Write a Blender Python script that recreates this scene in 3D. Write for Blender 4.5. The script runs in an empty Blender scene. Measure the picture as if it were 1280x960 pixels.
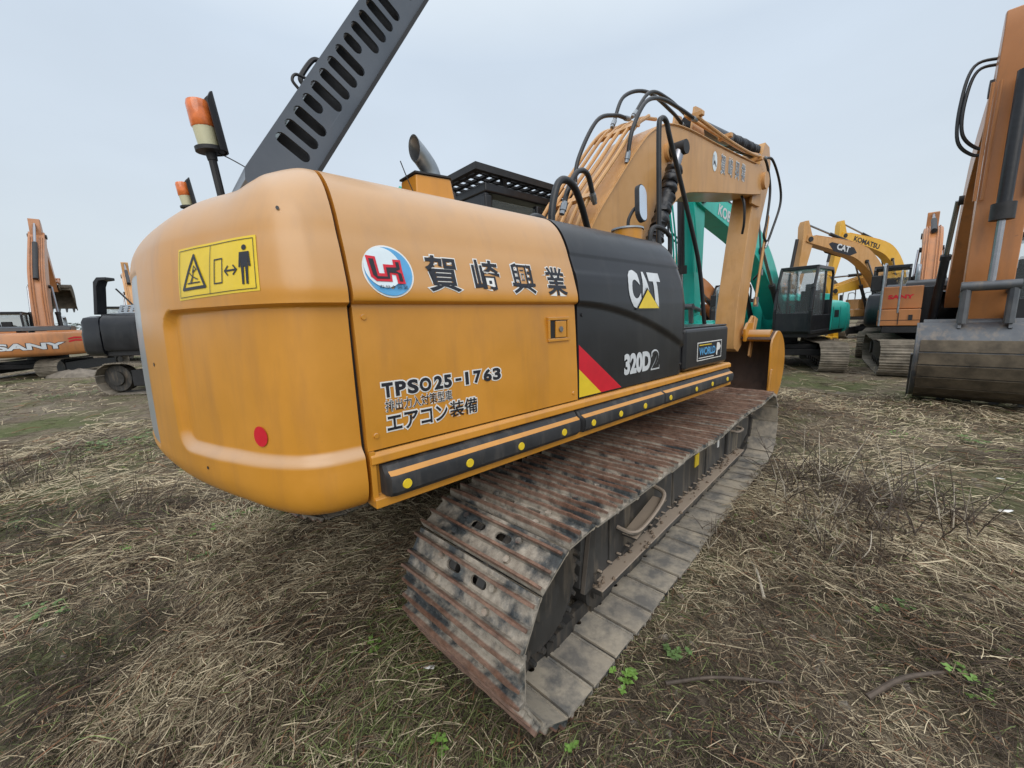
import bpy, bmesh, math, random
import numpy as np
from mathutils import Vector, Matrix, noise as mnoise
R = math.radians
random.seed(7)
rng = np.random.default_rng(11)
SC = bpy.context.scene
COL = SC.collection
ID = Matrix.Identity(4)

# ------------------------------------------------------------------ helpers
def cr(pts, n=8, closed=False):
    """Catmull-Rom resampling of a list of points (any dimension)."""
    P = [np.array(p, float) for p in pts]
    N = len(P); out = []
    rngi = range(N if closed else N - 1)
    for i in rngi:
        if closed:
            a, b, c, d = P[(i-1) % N], P[i], P[(i+1) % N], P[(i+2) % N]
        else:
            b, c = P[i], P[i+1]
            a = P[i-1] if i > 0 else 2*b - c
            d = P[i+2] if i+2 < N else 2*c - b
        for k in range(n):
            t = k / n
            out.append(.5*((2*b) + (-a+c)*t + (2*a-5*b+4*c-d)*t*t + (-a+3*b-3*c+d)*t**3))
    if not closed: out.append(P[-1])
    return out

class MB:
    def __init__(s, M=None):
        s.V = []; s.F = []; s.K = []; s.M = M or ID
    def add(s, vs, fs, mat=0):
        o = len(s.V)
        s.V += [tuple(s.M @ Vector(v)) for v in vs]
        s.F += [tuple(i+o for i in f) for f in fs]; s.K += [mat]*len(fs)
        return s
    def box(s, c, d, rot=None, mat=0, taper=1.0):
        hx, hy, hz = d[0]/2, d[1]/2, d[2]/2
        vs = []
        for z in (-1, 1):
            k = taper if z > 0 else 1
            for x, y in ((-1,-1),(1,-1),(1,1),(-1,1)):
                v = Vector((x*hx*k, y*hy*k, z*hz))
                if rot is not None: v = rot @ v
                vs.append(v + Vector(c))
        return s.add(vs, [(3,2,1,0),(4,5,6,7),(0,1,5,4),(1,2,6,5),(2,3,7,6),(3,0,4,7)], mat)
    def prism(s, pts, a, b, mat=0, axis='y'):
        n = len(pts)
        A = sum(pts[i][0]*pts[(i+1) % n][1]-pts[(i+1) % n][0]*pts[i][1] for i in range(n))
        if A < 0: pts = pts[::-1]
        lo, hi = (a, b) if a < b else (b, a)
        f = {'y': lambda p, t: (p[0], t, p[1]), 'x': lambda p, t: (t, p[0], p[1]), 'z': lambda p, t: (p[0], p[1], t)}[axis]
        vs = [f(p, lo) for p in pts] + [f(p, hi) for p in pts]
        F = [tuple(range(n)), tuple(range(2*n-1, n-1, -1))] + [(i, n+i, n+(i+1) % n, (i+1) % n) for i in range(n)]
        if axis != 'y': F = [tuple(reversed(q)) for q in F]
        return s.add(vs, F, mat)
    def tube(s, pts, r, seg=10, mat=0, cap=True):
        P = [Vector(p) for p in pts]; n = len(P)
        rr = r if hasattr(r, '__len__') else [r]*n
        T = []
        for i in range(n):
            t = P[min(i+1, n-1)] - P[max(i-1, 0)]
            T.append(t.normalized() if t.length > 1e-9 else Vector((0,0,1)))
        u = T[0].orthogonal().normalized(); vs = []
        for i in range(n):
            u = (u - T[i]*u.dot(T[i]))
            u = u.normalized() if u.length > 1e-6 else T[i].orthogonal().normalized()
            w = T[i].cross(u)
            for k in range(seg):
                a = 2*math.pi*k/seg
                vs.append(P[i] + (u*math.cos(a) + w*math.sin(a))*rr[i])
        F = [(i*seg+k, i*seg+(k+1) % seg, (i+1)*seg+(k+1) % seg, (i+1)*seg+k) for i in range(n-1) for k in range(seg)]
        if cap: F += [tuple(reversed(range(seg))), tuple(range((n-1)*seg, n*seg))]
        return s.add(vs, F, mat)
    def cyl(s, a, b, r, seg=20, mat=0):
        return s.tube([a, b], r, seg, mat)
    def hose(s, pts, r, seg=8, n=7, mat=0):
        return s.tube(cr(pts, n), r, seg, mat)
    def loft(s, rings, mat=0, cap=True, closed=True):
        n = len(rings[0]); vs = [v for g in rings for v in g]
        F = []
        for i in range(len(rings)-1):
            for k in range(n if closed else n-1):
                F.append((i*n+k, i*n+(k+1) % n, (i+1)*n+(k+1) % n, (i+1)*n+k))
        if cap: F += [tuple(reversed(range(n))), tuple(range((len(rings)-1)*n, len(rings)*n))]
        return s.add(vs, F, mat)
    def build(s, name, mats, parent=None, bevel=0, smooth=True, ang=35, solid=0, segs=2, fixn=True):
        me = bpy.data.meshes.new(name)
        me.from_pydata(s.V, [], s.F)
        if not isinstance(mats, (list, tuple)): mats = [mats]
        for m in mats: me.materials.append(m)
        if len(mats) > 1: me.polygons.foreach_set('material_index', s.K)
        if fixn:
            bm = bmesh.new(); bm.from_mesh(me); bmesh.ops.recalc_face_normals(bm, faces=bm.faces); bm.to_mesh(me); bm.free()
        if smooth:
            me.polygons.foreach_set('use_smooth', [True]*len(me.polygons))
            me.set_sharp_from_angle(angle=R(ang))
        o = bpy.data.objects.new(name, me); COL.objects.link(o); o.parent = parent
        if solid:
            m = o.modifiers.new('solid', 'SOLIDIFY'); m.thickness = solid; m.offset = -1
        if bevel:
            m = o.modifiers.new('bevel', 'BEVEL'); m.width = bevel; m.segments = segs; m.limit_method = 'ANGLE'; m.angle_limit = R(40)
            m.harden_normals = smooth
        return o

def empty(name, loc=(0,0,0), rz=0, label=None, cat=None, group=None, parent=None, kind=None):
    o = bpy.data.objects.new(name, None); COL.objects.link(o)
    o.location = loc; o.rotation_euler = (0, 0, rz); o.parent = parent; o.empty_display_size = .2
    tag(o, label, cat, group, kind); return o
def tag(o, label=None, cat=None, group=None, kind=None):
    if label: o['label'] = label
    if cat: o['category'] = cat
    if group: o['group'] = group
    if kind: o['kind'] = kind
    return o

def plate2d(outline, holes, thick):
    """flat plate with holes: returns mesh data (verts, faces) in XY, extruded along z by thick, centred."""
    cu = bpy.data.curves.new('plate', 'CURVE'); cu.dimensions = '2D'; cu.fill_mode = 'BOTH'; cu.extrude = thick/2
    for pts in [outline]+holes:
        sp = cu.splines.new('POLY'); sp.points.add(len(pts)-1)
        for i, p in enumerate(pts): sp.points[i].co = (p[0], p[1], 0, 1)
        sp.use_cyclic_u = True
    o = bpy.data.objects.new('plate', cu); COL.objects.link(o)
    dg = bpy.context.evaluated_depsgraph_get(); dg.update()
    me = bpy.data.meshes.new_from_object(o.evaluated_get(dg))
    vs = [tuple(v.co) for v in me.vertices]; fs = [tuple(p.vertices) for p in me.polygons]
    bpy.data.objects.remove(o); bpy.data.curves.remove(cu); bpy.data.meshes.remove(me)
    return vs, fs

def oval(cx, cy, lx, ly, n=6):
    """stadium, long axis is the larger of lx,ly (full sizes)"""
    out = []
    if lx >= ly:
        r = ly/2; h = lx/2-r
        for k in range(n+1): a = -math.pi/2+math.pi*k/n; out.append((cx+h+r*math.cos(a), cy+r*math.sin(a)))
        for k in range(n+1): a = math.pi/2+math.pi*k/n; out.append((cx-h+r*math.cos(a), cy+r*math.sin(a)))
    else:
        r = lx/2; h = ly/2-r
        for k in range(n+1): a = math.pi*k/n; out.append((cx+r*math.cos(a), cy+h+r*math.sin(a)))
        for k in range(n+1): a = math.pi+math.pi*k/n; out.append((cx+r*math.cos(a), cy-h+r*math.sin(a)))
    return out

def glyphs(text, off=0.0, cuts=0):
    """text as flat mesh data: (N,2) verts, faces; size 1"""
    cu = bpy.data.curves.new('glyph', 'FONT'); cu.body = text; cu.offset = off; cu.resolution_u = 4
    o = bpy.data.objects.new('glyph', cu); COL.objects.link(o)
    dg = bpy.context.evaluated_depsgraph_get(); dg.update()
    me = bpy.data.meshes.new_from_object(o.evaluated_get(dg))
    if cuts:
        bm = bmesh.new(); bm.from_mesh(me)
        for k in range(cuts):
            y = -.1 + .95*(k+.5)/cuts
            bmesh.ops.bisect_plane(bm, geom=bm.verts[:]+bm.edges[:]+bm.faces[:], plane_co=(0, y, 0), plane_no=(0, 1, 0))
        bm.to_mesh(me); bm.free()
    vs = np.array([v.co[:2] for v in me.vertices]) if len(me.vertices) else np.zeros((0, 2))
    fs = [tuple(p.vertices) for p in me.polygons]
    bpy.data.objects.remove(o); bpy.data.curves.remove(cu); bpy.data.meshes.remove(me)
    return vs, fs

def lettering(name, items, place, mats, parent, eps=(.0015, .003), label=None):
    """items: (text, u0, u1, v0, v1, off_in, off_out, cuts). place(u, v, lift) -> 3D. mats=(ink, outline)"""
    mb = MB()
    for (t, u0, u1, v0, v1, oi, oo, cuts) in items:
        base, _ = glyphs(t, oi)
        mn, mx = base.min(0), base.max(0)
        def tr(p): return (u0+(p[0]-mn[0])/(mx[0]-mn[0])*(u1-u0), v0+(p[1]-mn[1])/(mx[1]-mn[1])*(v1-v0))
        if oo is not None:
            vs, fs = glyphs(t, oo, cuts); mb.add([place(*tr(p), eps[0]) for p in vs], fs, 1)
        vs, fs = glyphs(t, oi, cuts); mb.add([place(*tr(p), eps[1]) for p in vs], fs, 0)
    o = mb.build(name, list(mats), parent, smooth=False, fixn=False)
    if label: o['label'] = label
    return o

# ------------------------------------------------------------------ materials
def new_mat(name):
    m = bpy.data.materials.new(name); m.use_nodes = True
    nt = m.node_tree; b = nt.nodes['Principled BSDF']
    return m, nt, b
def N(nt, typ, **kw):
    n = nt.nodes.new(typ)
    for k, v in kw.items():
        if k.startswith('i_'):
            n.inputs[k[2:].replace('_', ' ')].default_value = v
        else: setattr(n, k, v)
    return n
def L(nt, a, b): nt.links.new(a, b)
def noise_tex(nt, scale, detail=5, rough=.6, coord='Object', vec=None, stretch=None, dist=0):
    if vec is None:
        tc = N(nt, 'ShaderNodeTexCoord'); vec = tc.outputs[coord]
    if stretch:
        mp = N(nt, 'ShaderNodeMapping'); mp.inputs['Scale'].default_value = stretch; L(nt, vec, mp.inputs[0]); vec = mp.outputs[0]
    n = N(nt, 'ShaderNodeTexNoise'); n.inputs['Scale'].default_value = scale; n.inputs['Detail'].default_value = detail
    n.inputs['Roughness'].default_value = rough; n.inputs['Distortion'].default_value = dist
    L(nt, vec, n.inputs['Vector']); return n.outputs['Fac']
def ramp(nt, fac, stops):
    r = N(nt, 'ShaderNodeValToRGB'); e = r.color_ramp.elements
    while len(e) > 1: e.remove(e[-1])
    for i, (p, c) in enumerate(stops):
        q = e[0] if i == 0 else e.new(p)
        q.position = p; q.color = (c[0], c[1], c[2], 1) if hasattr(c, '__len__') else (c, c, c, 1)
    L(nt, fac, r.inputs[0]); return r.outputs[0]
def mix(nt, fac, a, b, mode='MIX'):
    m = N(nt, 'ShaderNodeMix', data_type='RGBA', blend_type=mode)
    for i, v in ((0, fac), (6, a), (7, b)):
        if hasattr(v, 'is_linked'): L(nt, v, m.inputs[i])
        else: m.inputs[i].default_value = (v if i == 0 else (*v, 1) if len(v) == 3 else v)
    return m.outputs[2]
def bump(nt, b, h, strength=.3, dist=.01):
    n = N(nt, 'ShaderNodeBump'); n.inputs['Strength'].default_value = strength; n.inputs['Distance'].default_value = dist
    L(nt, h, n.inputs['Height']); L(nt, n.outputs[0], b.inputs['Normal'])
def mathn(nt, op, a, b=None):
    m = N(nt, 'ShaderNodeMath', operation=op)
    for i, v in ((0, a), (1, b)):
        if v is None: continue
        if hasattr(v, 'is_linked'): L(nt, v, m.inputs[i])
        else: m.inputs[i].default_value = v
    return m.outputs[0]

def paint(name, col, *, dust_sheen=0.0, _=None, rough=.38, **kw):
    return paint_(name, col, rough, dust_sheen=dust_sheen, **kw)
def paint_(name, col, rough=.38, dirt=(.22, .17, .11), dirt_amt=.35, coat=.25, fade=.12, scale=3.0, spec=.5, met=0, wave=.002, dust_sheen=0.0):
    m, nt, b = new_mat(name)
    n1 = noise_tex(nt, scale, 6, .62); n2 = noise_tex(nt, scale*9, 4, .7); n3 = noise_tex(nt, scale*1.2, 5, .6, stretch=(3, 3, .5))
    faded = tuple(min(1, c*(1-fade)+fade*.55) for c in col); deep = tuple(c*.86 for c in col)
    c = mix(nt, ramp(nt, n1, [(.35, 0), (.7, 1)]), deep, faded)
    f = mathn(nt, 'MULTIPLY', ramp(nt, n3, [(.5, 0), (.78, 1)]), dirt_amt)
    c = mix(nt, f, c, dirt)
    sp = mathn(nt, 'MULTIPLY', ramp(nt, n2, [(.68, 0), (.74, 1)]), dirt_amt*.7)
    c = mix(nt, sp, c, dirt)
    if dust_sheen:     # pale tint on upward faces: painted sky sheen on body, dust on track frame
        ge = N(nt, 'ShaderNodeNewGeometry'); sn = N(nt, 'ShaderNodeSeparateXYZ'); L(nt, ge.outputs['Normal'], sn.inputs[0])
        up = ramp(nt, mathn(nt, 'ADD', sn.outputs[2], mathn(nt, 'MULTIPLY', mathn(nt, 'SUBTRACT', n1, .5), .12)), [(.08, 0), (.30, .55*dust_sheen), (.8, dust_sheen)])
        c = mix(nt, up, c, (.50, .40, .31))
    L(nt, c, b.inputs['Base Color'])
    L(nt, ramp(nt, n1, [(.3, rough*.85), (.75, min(1, rough*1.35))]), b.inputs['Roughness'])
    b.inputs['Specular IOR Level'].default_value = spec; b.inputs['Coat Weight'].default_value = coat; b.inputs['Coat Roughness'].default_value = .20
    b.inputs['Metallic'].default_value = met
    if wave: bump(nt, b, noise_tex(nt, 2.2, 3, .5), .25, wave*4)
    return m
def plain(name, col, rough=.6, met=0, coat=0, var=.15, scale=12, spec=.5, bmp=0):
    m, nt, b = new_mat(name)
    n = noise_tex(nt, scale, 5, .6)
    c = mix(nt, ramp(nt, n, [(.3, 0), (.7, 1)]), tuple(x*(1-var) for x in col), tuple(min(1, x*(1+var)) for x in col))
    L(nt, c, b.inputs['Base Color']); b.inputs['Roughness'].default_value = rough; b.inputs['Metallic'].default_value = met
    b.inputs['Coat Weight'].default_value = coat; b.inputs['Specular IOR Level'].default_value = spec
    if bmp: bump(nt, b, noise_tex(nt, scale*4, 4, .7), bmp, .004)
    return m

MT = {}
MT['yellow'] = paint('machine_paint', (.66, .285, .024), rough=.42, dirt=(.33, .15, .045), dirt_amt=.38, fade=.015, coat=.30, dust_sheen=.60)
MT['boomp'] = paint('boom_paint', (.62, .32, .095), rough=.42, dirt=(.30, .15, .06), dirt_amt=.5, fade=.12, scale=2)
MT['yellow2'] = paint('skirt_paint', (.66, .285, .024), rough=.42, dirt=(.33, .15, .045), dirt_amt=.6, fade=.015, coat=.30, dust_sheen=.12)
MT['black'] = paint('black_paint', (.010, .011, .015), rough=.34, dirt=(.09, .085, .075), dirt_amt=.16, coat=.22, fade=.015, spec=.4)
MT['dark'] = plain('dark_steel', (.018, .018, .02), .55, .0, var=.4)
MT['hoodp'] = paint('hood_paint', (.085, .102, .130), rough=.34, dirt=(.12, .1, .09), dirt_amt=.2, coat=.3, fade=.04)
MT['rubber'] = paint('bumper_rubber', (.018, .019, .022), rough=.5, dirt=(.16, .14, .12), dirt_amt=.4, coat=0, fade=.03, scale=5)
MT['hose'] = plain('hose_rubber', (.02, .022, .026), .42, var=.3)
MT['wrap'] = plain('cylinder_wrap', (.011, .012, .016), .32, var=.4, scale=20, bmp=.4)
MT['chrome'] = plain('bright_steel', (.34, .34, .36), .25, 1.0, var=.1)
MT['zinc'] = plain('grey_steel', (.30, .33, .36), .38, .7, var=.2)
MT['ink'] = plain('decal_ink', (.012, .013, .02), .4, var=.1)
MT['white'] = plain('decal_white', (.78, .78, .76), .4, var=.04)
MT['letter'] = plain('decal_silver', (.62, .65, .68), .35, var=.08)
MT['red'] = plain('decal_red', (.62, .012, .03), .38, var=.08)
MT['decaly'] = plain('decal_yellow', (.78, .56, .03), .38, var=.06)
MT['blue'] = plain('decal_blue', (.10, .36, .66), .4, var=.1)
MT['sky_blue'] = plain('decal_pale_blue', (.70, .80, .86), .4, var=.05)
MT['amber'] = plain('beacon_amber', (.80, .20, .05), .25, coat=.5, var=.3, scale=30)
MT['cream'] = plain('beacon_cream', (.62, .60, .40), .4, var=.05)
MT['greyplate'] = paint('grey_plate', (.30, .34, .38), rough=.3, dirt=(.2, .17, .13), dirt_amt=.2, coat=.3)
m, nt, b = new_mat('glass'); b.inputs['Base Color'].default_value = (.55, .62, .64, 1); b.inputs['Roughness'].default_value = .04
b.inputs['Transmission Weight'].default_value = .85; b.inputs['IOR'].default_value = 1.1; b.inputs['Alpha'].default_value = .55; MT['glass'] = m
m, nt, b = new_mat('mirror_glass'); b.inputs['Base Color'].default_value = (.75, .8, .85, 1); b.inputs['Metallic'].default_value = 1; b.inputs['Roughness'].default_value = .08; MT['mirror'] = m

def track_mat(name, rust=1.0):
    m, nt, b = new_mat(name)
    tc = N(nt, 'ShaderNodeTexCoord'); oi = N(nt, 'ShaderNodeObjectInfo')
    cmb = N(nt, 'ShaderNodeCombineXYZ'); L(nt, mathn(nt, 'MULTIPLY', oi.outputs['Random'], 37.0), cmb.inputs[0]); L(nt, mathn(nt, 'MULTIPLY', oi.outputs['Random'], 91.0), cmb.inputs[1])
    va = N(nt, 'ShaderNodeVectorMath', operation='ADD'); L(nt, tc.outputs['Object'], va.inputs[0]); L(nt, cmb.outputs[0], va.inputs[1]); v = va.outputs[0]
    n1 = noise_tex(nt, 5, 6, .65, vec=v); n2 = noise_tex(nt, 26, 6, .7, vec=v); n3 = noise_tex(nt, 9, 5, .6, vec=v, stretch=(1, .35, 1))
    steel = mix(nt, ramp(nt, n2, [(.35, 0), (.65, 1)]), (.030, .034, .038), (.075, .085, .088))
    mud = mix(nt, ramp(nt, n2, [(.3, 0), (.7, 1)]), (.22, .190, .155), (.46, .41, .34))
    c = mix(nt, ramp(nt, n1, [(.42, 0), (.54, 1)]), steel, mud)
    # rust towards the raised ridges of the shoe (height in the shoe's own space)
    sx = N(nt, 'ShaderNodeSeparateXYZ'); L(nt, tc.outputs['Object'], sx.inputs[0])
    hz = N(nt, 'ShaderNodeMapRange'); hz.inputs['From Min'].default_value = .012; hz.inputs['From Max'].default_value = .032; L(nt, sx.outputs[2], hz.inputs['Value'])
    rr = mathn(nt, 'ADD', hz.outputs[0], mathn(nt, 'MULTIPLY', n3, 1.3))
    rf = ramp(nt, mathn(nt, 'MULTIPLY', rr, .5), [(.53, 0), (.70, .85*rust)])
    rustc = mix(nt, ramp(nt, n2, [(.3, 0), (.75, 1)]), (.085, .045, .03), (.27, .135, .085))
    c = mix(nt, rf, c, rustc)
    # dried dust inside (underside) of the shoe
    lz = N(nt, 'ShaderNodeMapRange'); lz.inputs['From Min'].default_value = .001; lz.inputs['From Max'].default_value = -.004; L(nt, sx.outputs[2], lz.inputs['Value'])
    tan = mix(nt, ramp(nt, n1, [(.42, 0), (.60, 1)]), (.46, .40, .315), (.15, .145, .135))
    tan = mix(nt, mathn(nt, 'MULTIPLY', oi.outputs['Random'], .35), tan, (.24, .21, .175))
    c = mix(nt, lz.outputs[0], c, tan)
    L(nt, c, b.inputs['Base Color'])
    L(nt, ramp(nt, n1, [(.4, .42), (.6, .85)]), b.inputs['Roughness'])
    bump(nt, b, n2, .7, .006)
    return m
MT['track'] = track_mat('track_steel')
MT['oldtrack'] = plain('dusty_track', (.22, .19, .15), .8, var=.45, scale=4, bmp=.5)
MT['frame'] = paint('undercarriage_paint', (.034, .032, .030), rough=.5, dirt=(.27, .22, .16), dirt_amt=1.0, coat=0, fade=.10, scale=2.5, dust_sheen=.75)
MT['mudsteel'] = paint('greasy_steel', (.03, .028, .026), rough=.5, dirt=(.17, .135, .10), dirt_amt=.9, coat=0, fade=.04, scale=5)
MT['mudclod'] = plain('dry_mud', (.20, .15, .11), .95, var=.4, scale=20, bmp=.8)
MT['rustbkt'] = paint('rusty_bucket_inside', (.075, .04, .025), rough=.6, dirt=(.02, .015, .012), dirt_amt=.8, coat=0, fade=.05, scale=2)
MT['orange'] = paint('orange_paint', (.52, .205, .062), rough=.42, dirt=(.20, .11, .065), dirt_amt=.7, fade=.04, scale=1.2)
MT['orange2'] = paint('deep_orange_paint', (.50, .19, .055), rough=.42, dirt=(.2, .11, .07), dirt_amt=.4, scale=1.2)
MT['teal'] = paint('teal_paint', (.015, .56, .46), rough=.38, dirt=(.03, .16, .14), dirt_amt=.3, scale=1.2, fade=.03)
MT['komatsu'] = paint('bright_yellow_paint', (.80, .43, .012), rough=.4, dirt=(.3, .17, .05), dirt_amt=.3, scale=1.2)
MT['cream2'] = paint('pale_orange_paint', (.66, .34, .11), rough=.42, dirt=(.3, .19, .11), dirt_amt=.25, scale=1.2)
MT['worn'] = paint('worn_bucket_steel', (.075, .085, .10), rough=.42, dirt=(.25, .20, .15), dirt_amt=.9, coat=0, scale=2.5, met=.3, fade=.12)
MT['muddy'] = plain('muddy_bucket_plate', (.10, .080, .056), .8, var=.5, scale=5, bmp=.5)
# ------------------------------------------------------------------ main excavator
YU, YT = .726, .809
EX = empty('excavator', (.087, 3.54, 0), YU, 'largest yellow and black excavator, slotted hood open, black Chinese lettering on its side door', 'excavator')
WM = [MT['yellow'], MT['black'], MT['dark']]

UP = [(1.655,1.342),(1.665,1.352),(1.70,1.350),(1.76,1.333),(1.82,1.315),(1.87,1.297),(1.92,1.280),(1.97,1.258),(2.02,1.228),(2.06,1.190),(2.09,1.145),(2.113,1.07),(2.130,.95),(2.14,.75),(2.145,.40),(2.146,0.)]
LO = [(1.172,1.349),(1.3,1.347),(1.4,1.342),(1.5,1.338),(1.62,1.331),(1.650,1.328)]
SP = [tuple(p) for p in cr(LO, 4)] + [tuple(p) for p in cr(UP, 6)]
def side_y(z):
    zs = [p[0] for p in SP]; ys = [p[1] for p in SP]
    return float(np.interp(z, zs, ys))

# --- counterweight -------------------------------------------------
CP = [(-1.972,-1.366),(-2.03,-1.362),(-2.09,-1.350),(-2.155,-1.310),(-2.235,-1.205),(-2.30,-1.07),(-2.345,-.965),(-2.41,-.76),(-2.462,-.5),(-2.497,-.25),(-2.512,0)]
def cw_plan(n):
    P = np.array(cr(CP, 14)); d = np.r_[0, np.cumsum(np.hypot(*np.diff(P, axis=0).T))]
    t = np.linspace(0, d[-1], n); P = np.c_[np.interp(t, d, P[:, 0]), np.interp(t, d, P[:, 1])]
    return P, t
side_in = [(.945,.50),(.948,.30),(.955,.17),(.970,.085),(.99,.04),(1.02,.012),(1.07,0),(1.15,.004),(1.20,.005),(1.26,.007),(1.4,.010),(1.58,.012),(1.63,.013),(1.66,.014),(1.70,.016),(1.76,.032),(1.82,.051),(1.87,.070),(1.92,.086),(1.97,.108),(2.02,.138),(2.06,.176),(2.09,.222),(2.113,.30),(2.13,.42),(2.14,.60),(2.146,.80)]
rear_in = [(.945,.55),(.950,.36),(.962,.22),(.985,.115),(1.01,.06),(1.04,.022),(1.09,.002),(1.15,0),(1.20,0),(1.26,.001),(1.4,.003),(1.58,.008),(1.63,.010),(1.66,.012),(1.70,.013),(1.755,.016),(1.80,.020),(1.85,.027),(1.90,.038),(1.945,.056),(1.985,.080),(2.02,.110),(2.05,.145),(2.08,.195),(2.11,.28),(2.135,.42),(2.15,.70)]
def build_counterweight():
    n = 132; P, T = cw_plan(n); Ltot = T[-1]
    A = np.array(cr(side_in, 7)); B = np.array(cr(rear_in, 7))
    def sstep(a, b, x):
        x = min(1, max(0, (x-a)/(b-a))); return x*x*(3-2*x)
    cols = []
    for j in range(n):
        s = T[j]; w = sstep(.0, .85, s)
        d = Vector((math.sin(w*math.pi/2), math.cos(w*math.pi/2)))     # inward direction in plan (right half: +x, +y)
        col = []
        for i in range(len(A)):
            z = A[i][0]*(1-w)+B[i][0]*w; ins = A[i][1]*(1-w)+B[i][1]*w
            # side recess
            top, bot, end = 1.652, 1.168, .81
            rx = (s-end); rz = max(bot-z, z-top); r = .07
            q = math.hypot(max(rx+r, 0), max(rz+r, 0))+min(max(rx+r, rz+r), 0)-r
            soft = .010 + .030*max(0, min(1, (1.45-z)/.3)) + .006*w
            ins += (.026-.006*min(1, s/.5)*0)*sstep(0, soft, -q+soft*.3)
            # rear centre plate
            yy = abs(P[j][1]); rx = yy-.42; rz = max(1.085-z, z-1.83)
            q = math.hypot(max(rx+.05, 0), max(rz+.05, 0))+min(max(rx+.05, rz+.05), 0)-.05
            ins += .007*sstep(0, .02, -q)
            px_ = P[j][0]+d.x*ins; zd = .028*sstep(0, .12, -1.985-px_)*max(0, min(1, (z-1.88)/.2)) if z > 1.88 else 0
            col.append((px_, P[j][1]+d.y*ins, z-zd))
        cols.append(col)
    full = cols + [[(x, -y, z) for (x, y, z) in c] for c in reversed(cols[:-1])]
    mb = MB(); m = len(A); vs = [v for c in full for v in c]; F = []; K = []
    for i in range(len(full)-1):
        for k in range(m-1):
            F.append((i*m+k, (i+1)*m+k, (i+1)*m+k+1, i*m+k+1))
            v = vs[i*m+k]; K.append(1 if abs(v[1]) < .40 and 1.105 < v[2] < 1.81 else 0)
    mb.V = vs; mb.F = F; mb.K = K
    # closing faces: seam ends, top and bottom
    for i in (0, len(full)-1):
        ring = [i*m+k for k in range(m)]
        o = len(mb.V); z0 = full[i][0]; z1 = full[i][-1]
        mb.V += [(-1.972, z0[1]*.2, .945), (-1.972, z1[1]*.2, 2.146)]
        mb.F.append(tuple(ring+[o+1, o])); mb.K.append(0)
    tops = [i*m+m-1 for i in range(len(full))]; bots = [i*m for i in range(len(full))]
    mb.F.append(tuple(tops)); mb.K.append(0); mb.F.append(tuple(bots)); mb.K.append(0)
    return mb.build('counterweight', [MT['yellow'], MT['greyplate']], EX, ang=50)
CW = build_counterweight()
_P, _T = cw_plan(400)
def cw_place(u, z, lift):
    """u: arc length from the seam along the counterweight, z height"""
    A = np.array(cr(side_in, 7)); B = np.array(cr(rear_in, 7))
    x = np.interp(u, _T, _P[:, 0]); y = np.interp(u, _T, _P[:, 1])
    t = min(1, max(0, u/.85)); w = t*t*(3-2*t)
    ins = np.interp(z, A[:, 0], A[:, 1])*(1-w)+np.interp(z, B[:, 0], B[:, 1])*w
    if 1.2 < z < 1.62 and u < .8: ins += .026
    dx, dy = math.sin(w*math.pi/2), math.cos(w*math.pi/2)
    ins -= lift
    return (x+dx*ins, y+dy*ins, z)
def patch(name, u0, u1, z0, z1, mat, lift, place, nu=12, nz=8, parent=None):
    mb = MB(); V = [place(u0+(u1-u0)*i/nu, z0+(z1-z0)*k/nz, lift) for i in range(nu+1) for k in range(nz+1)]
    F = [(i*(nz+1)+k, (i+1)*(nz+1)+k, (i+1)*(nz+1)+k+1, i*(nz+1)+k+1) for i in range(nu) for k in range(nz)]
    return mb.add(V, F).build(name, mat, parent)
def disc_pts(cx, cz, rx, rz, n=28): return [(cx+rx*math.cos(2*math.pi*k/n), cz+rz*math.sin(2*math.pi*k/n)) for k in range(n)]
def poly_on(mb, pts, place, lift, mat):
    mb.add([place(u, z, lift) for u, z in pts], [tuple(range(len(pts)))], mat)
def strip_on(mb, pts, w, place, lift, mat, closed=False):
    P = [Vector(p) for p in pts]; n = len(P)
    for i in range(n if closed else n-1):
        a, b = P[i], P[(i+1) % n]; t = (b-a).normalized(); q = Vector((-t.y, t.x))*w/2; e = t*w*.4
        K = max(1, int((b-a).length/.04)); rows = []
        for k in range(K+1):
            c = a-e+(b-a+2*e)*k/K; rows.append((c+q, c-q))
        for k in range(K):
            mb.add([place(*rows[k][0], lift), place(*rows[k][1], lift), place(*rows[k+1][1], lift), place(*rows[k+1][0], lift)], [(0, 1, 2, 3)], mat)
# warning sticker (crushing hazard) on the counterweight
U0, U1, Z0, Z1 = .250, .650, 1.687, 1.848
def wp(u, v, lift): return cw_place(U1-(U1-U0)*u, Z0+(Z1-Z0)*v+.012*(u-.5), lift)     # u runs left to right as read
mb = MB(); nu, nz = 16, 10
V = [wp(i/nu, k/nz, .0015) for i in range(nu+1) for k in range(nz+1)]
mb.add(V, [(i*(nz+1)+k, (i+1)*(nz+1)+k, (i+1)*(nz+1)+k+1, i*(nz+1)+k+1) for i in range(nu) for k in range(nz)], 0)
def uvstrip(pts, w, closed=False, mat=1, lift=.0035):
    A = [(p[0]*2.3, p[1]) for p in pts]
    strip_on(mb, A, w, lambda a, b, l: wp(a/2.3, b, l), lift, mat, closed)
uvstrip([(.03,.05),(.97,.05),(.97,.95),(.03,.95)], .012, True); uvstrip([(.46,.05),(.46,.95)], .012)
uvstrip([(.09,.20),(.40,.20),(.245,.82)], .055, True)
for a in ([(.20,.30),(.235,.42),(.25,.55)], [(.235,.42),(.30,.36)], [(.19,.50),(.235,.42),(.22,.30)], [(.16,.30),(.33,.30)]): uvstrip(a, .022)
uvstrip([(.25,.62),(.285,.55),(.235,.5)], .02, True)
uvstrip([(.52,.22),(.62,.22),(.62,.66),(.52,.66)], .022, True)
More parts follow.
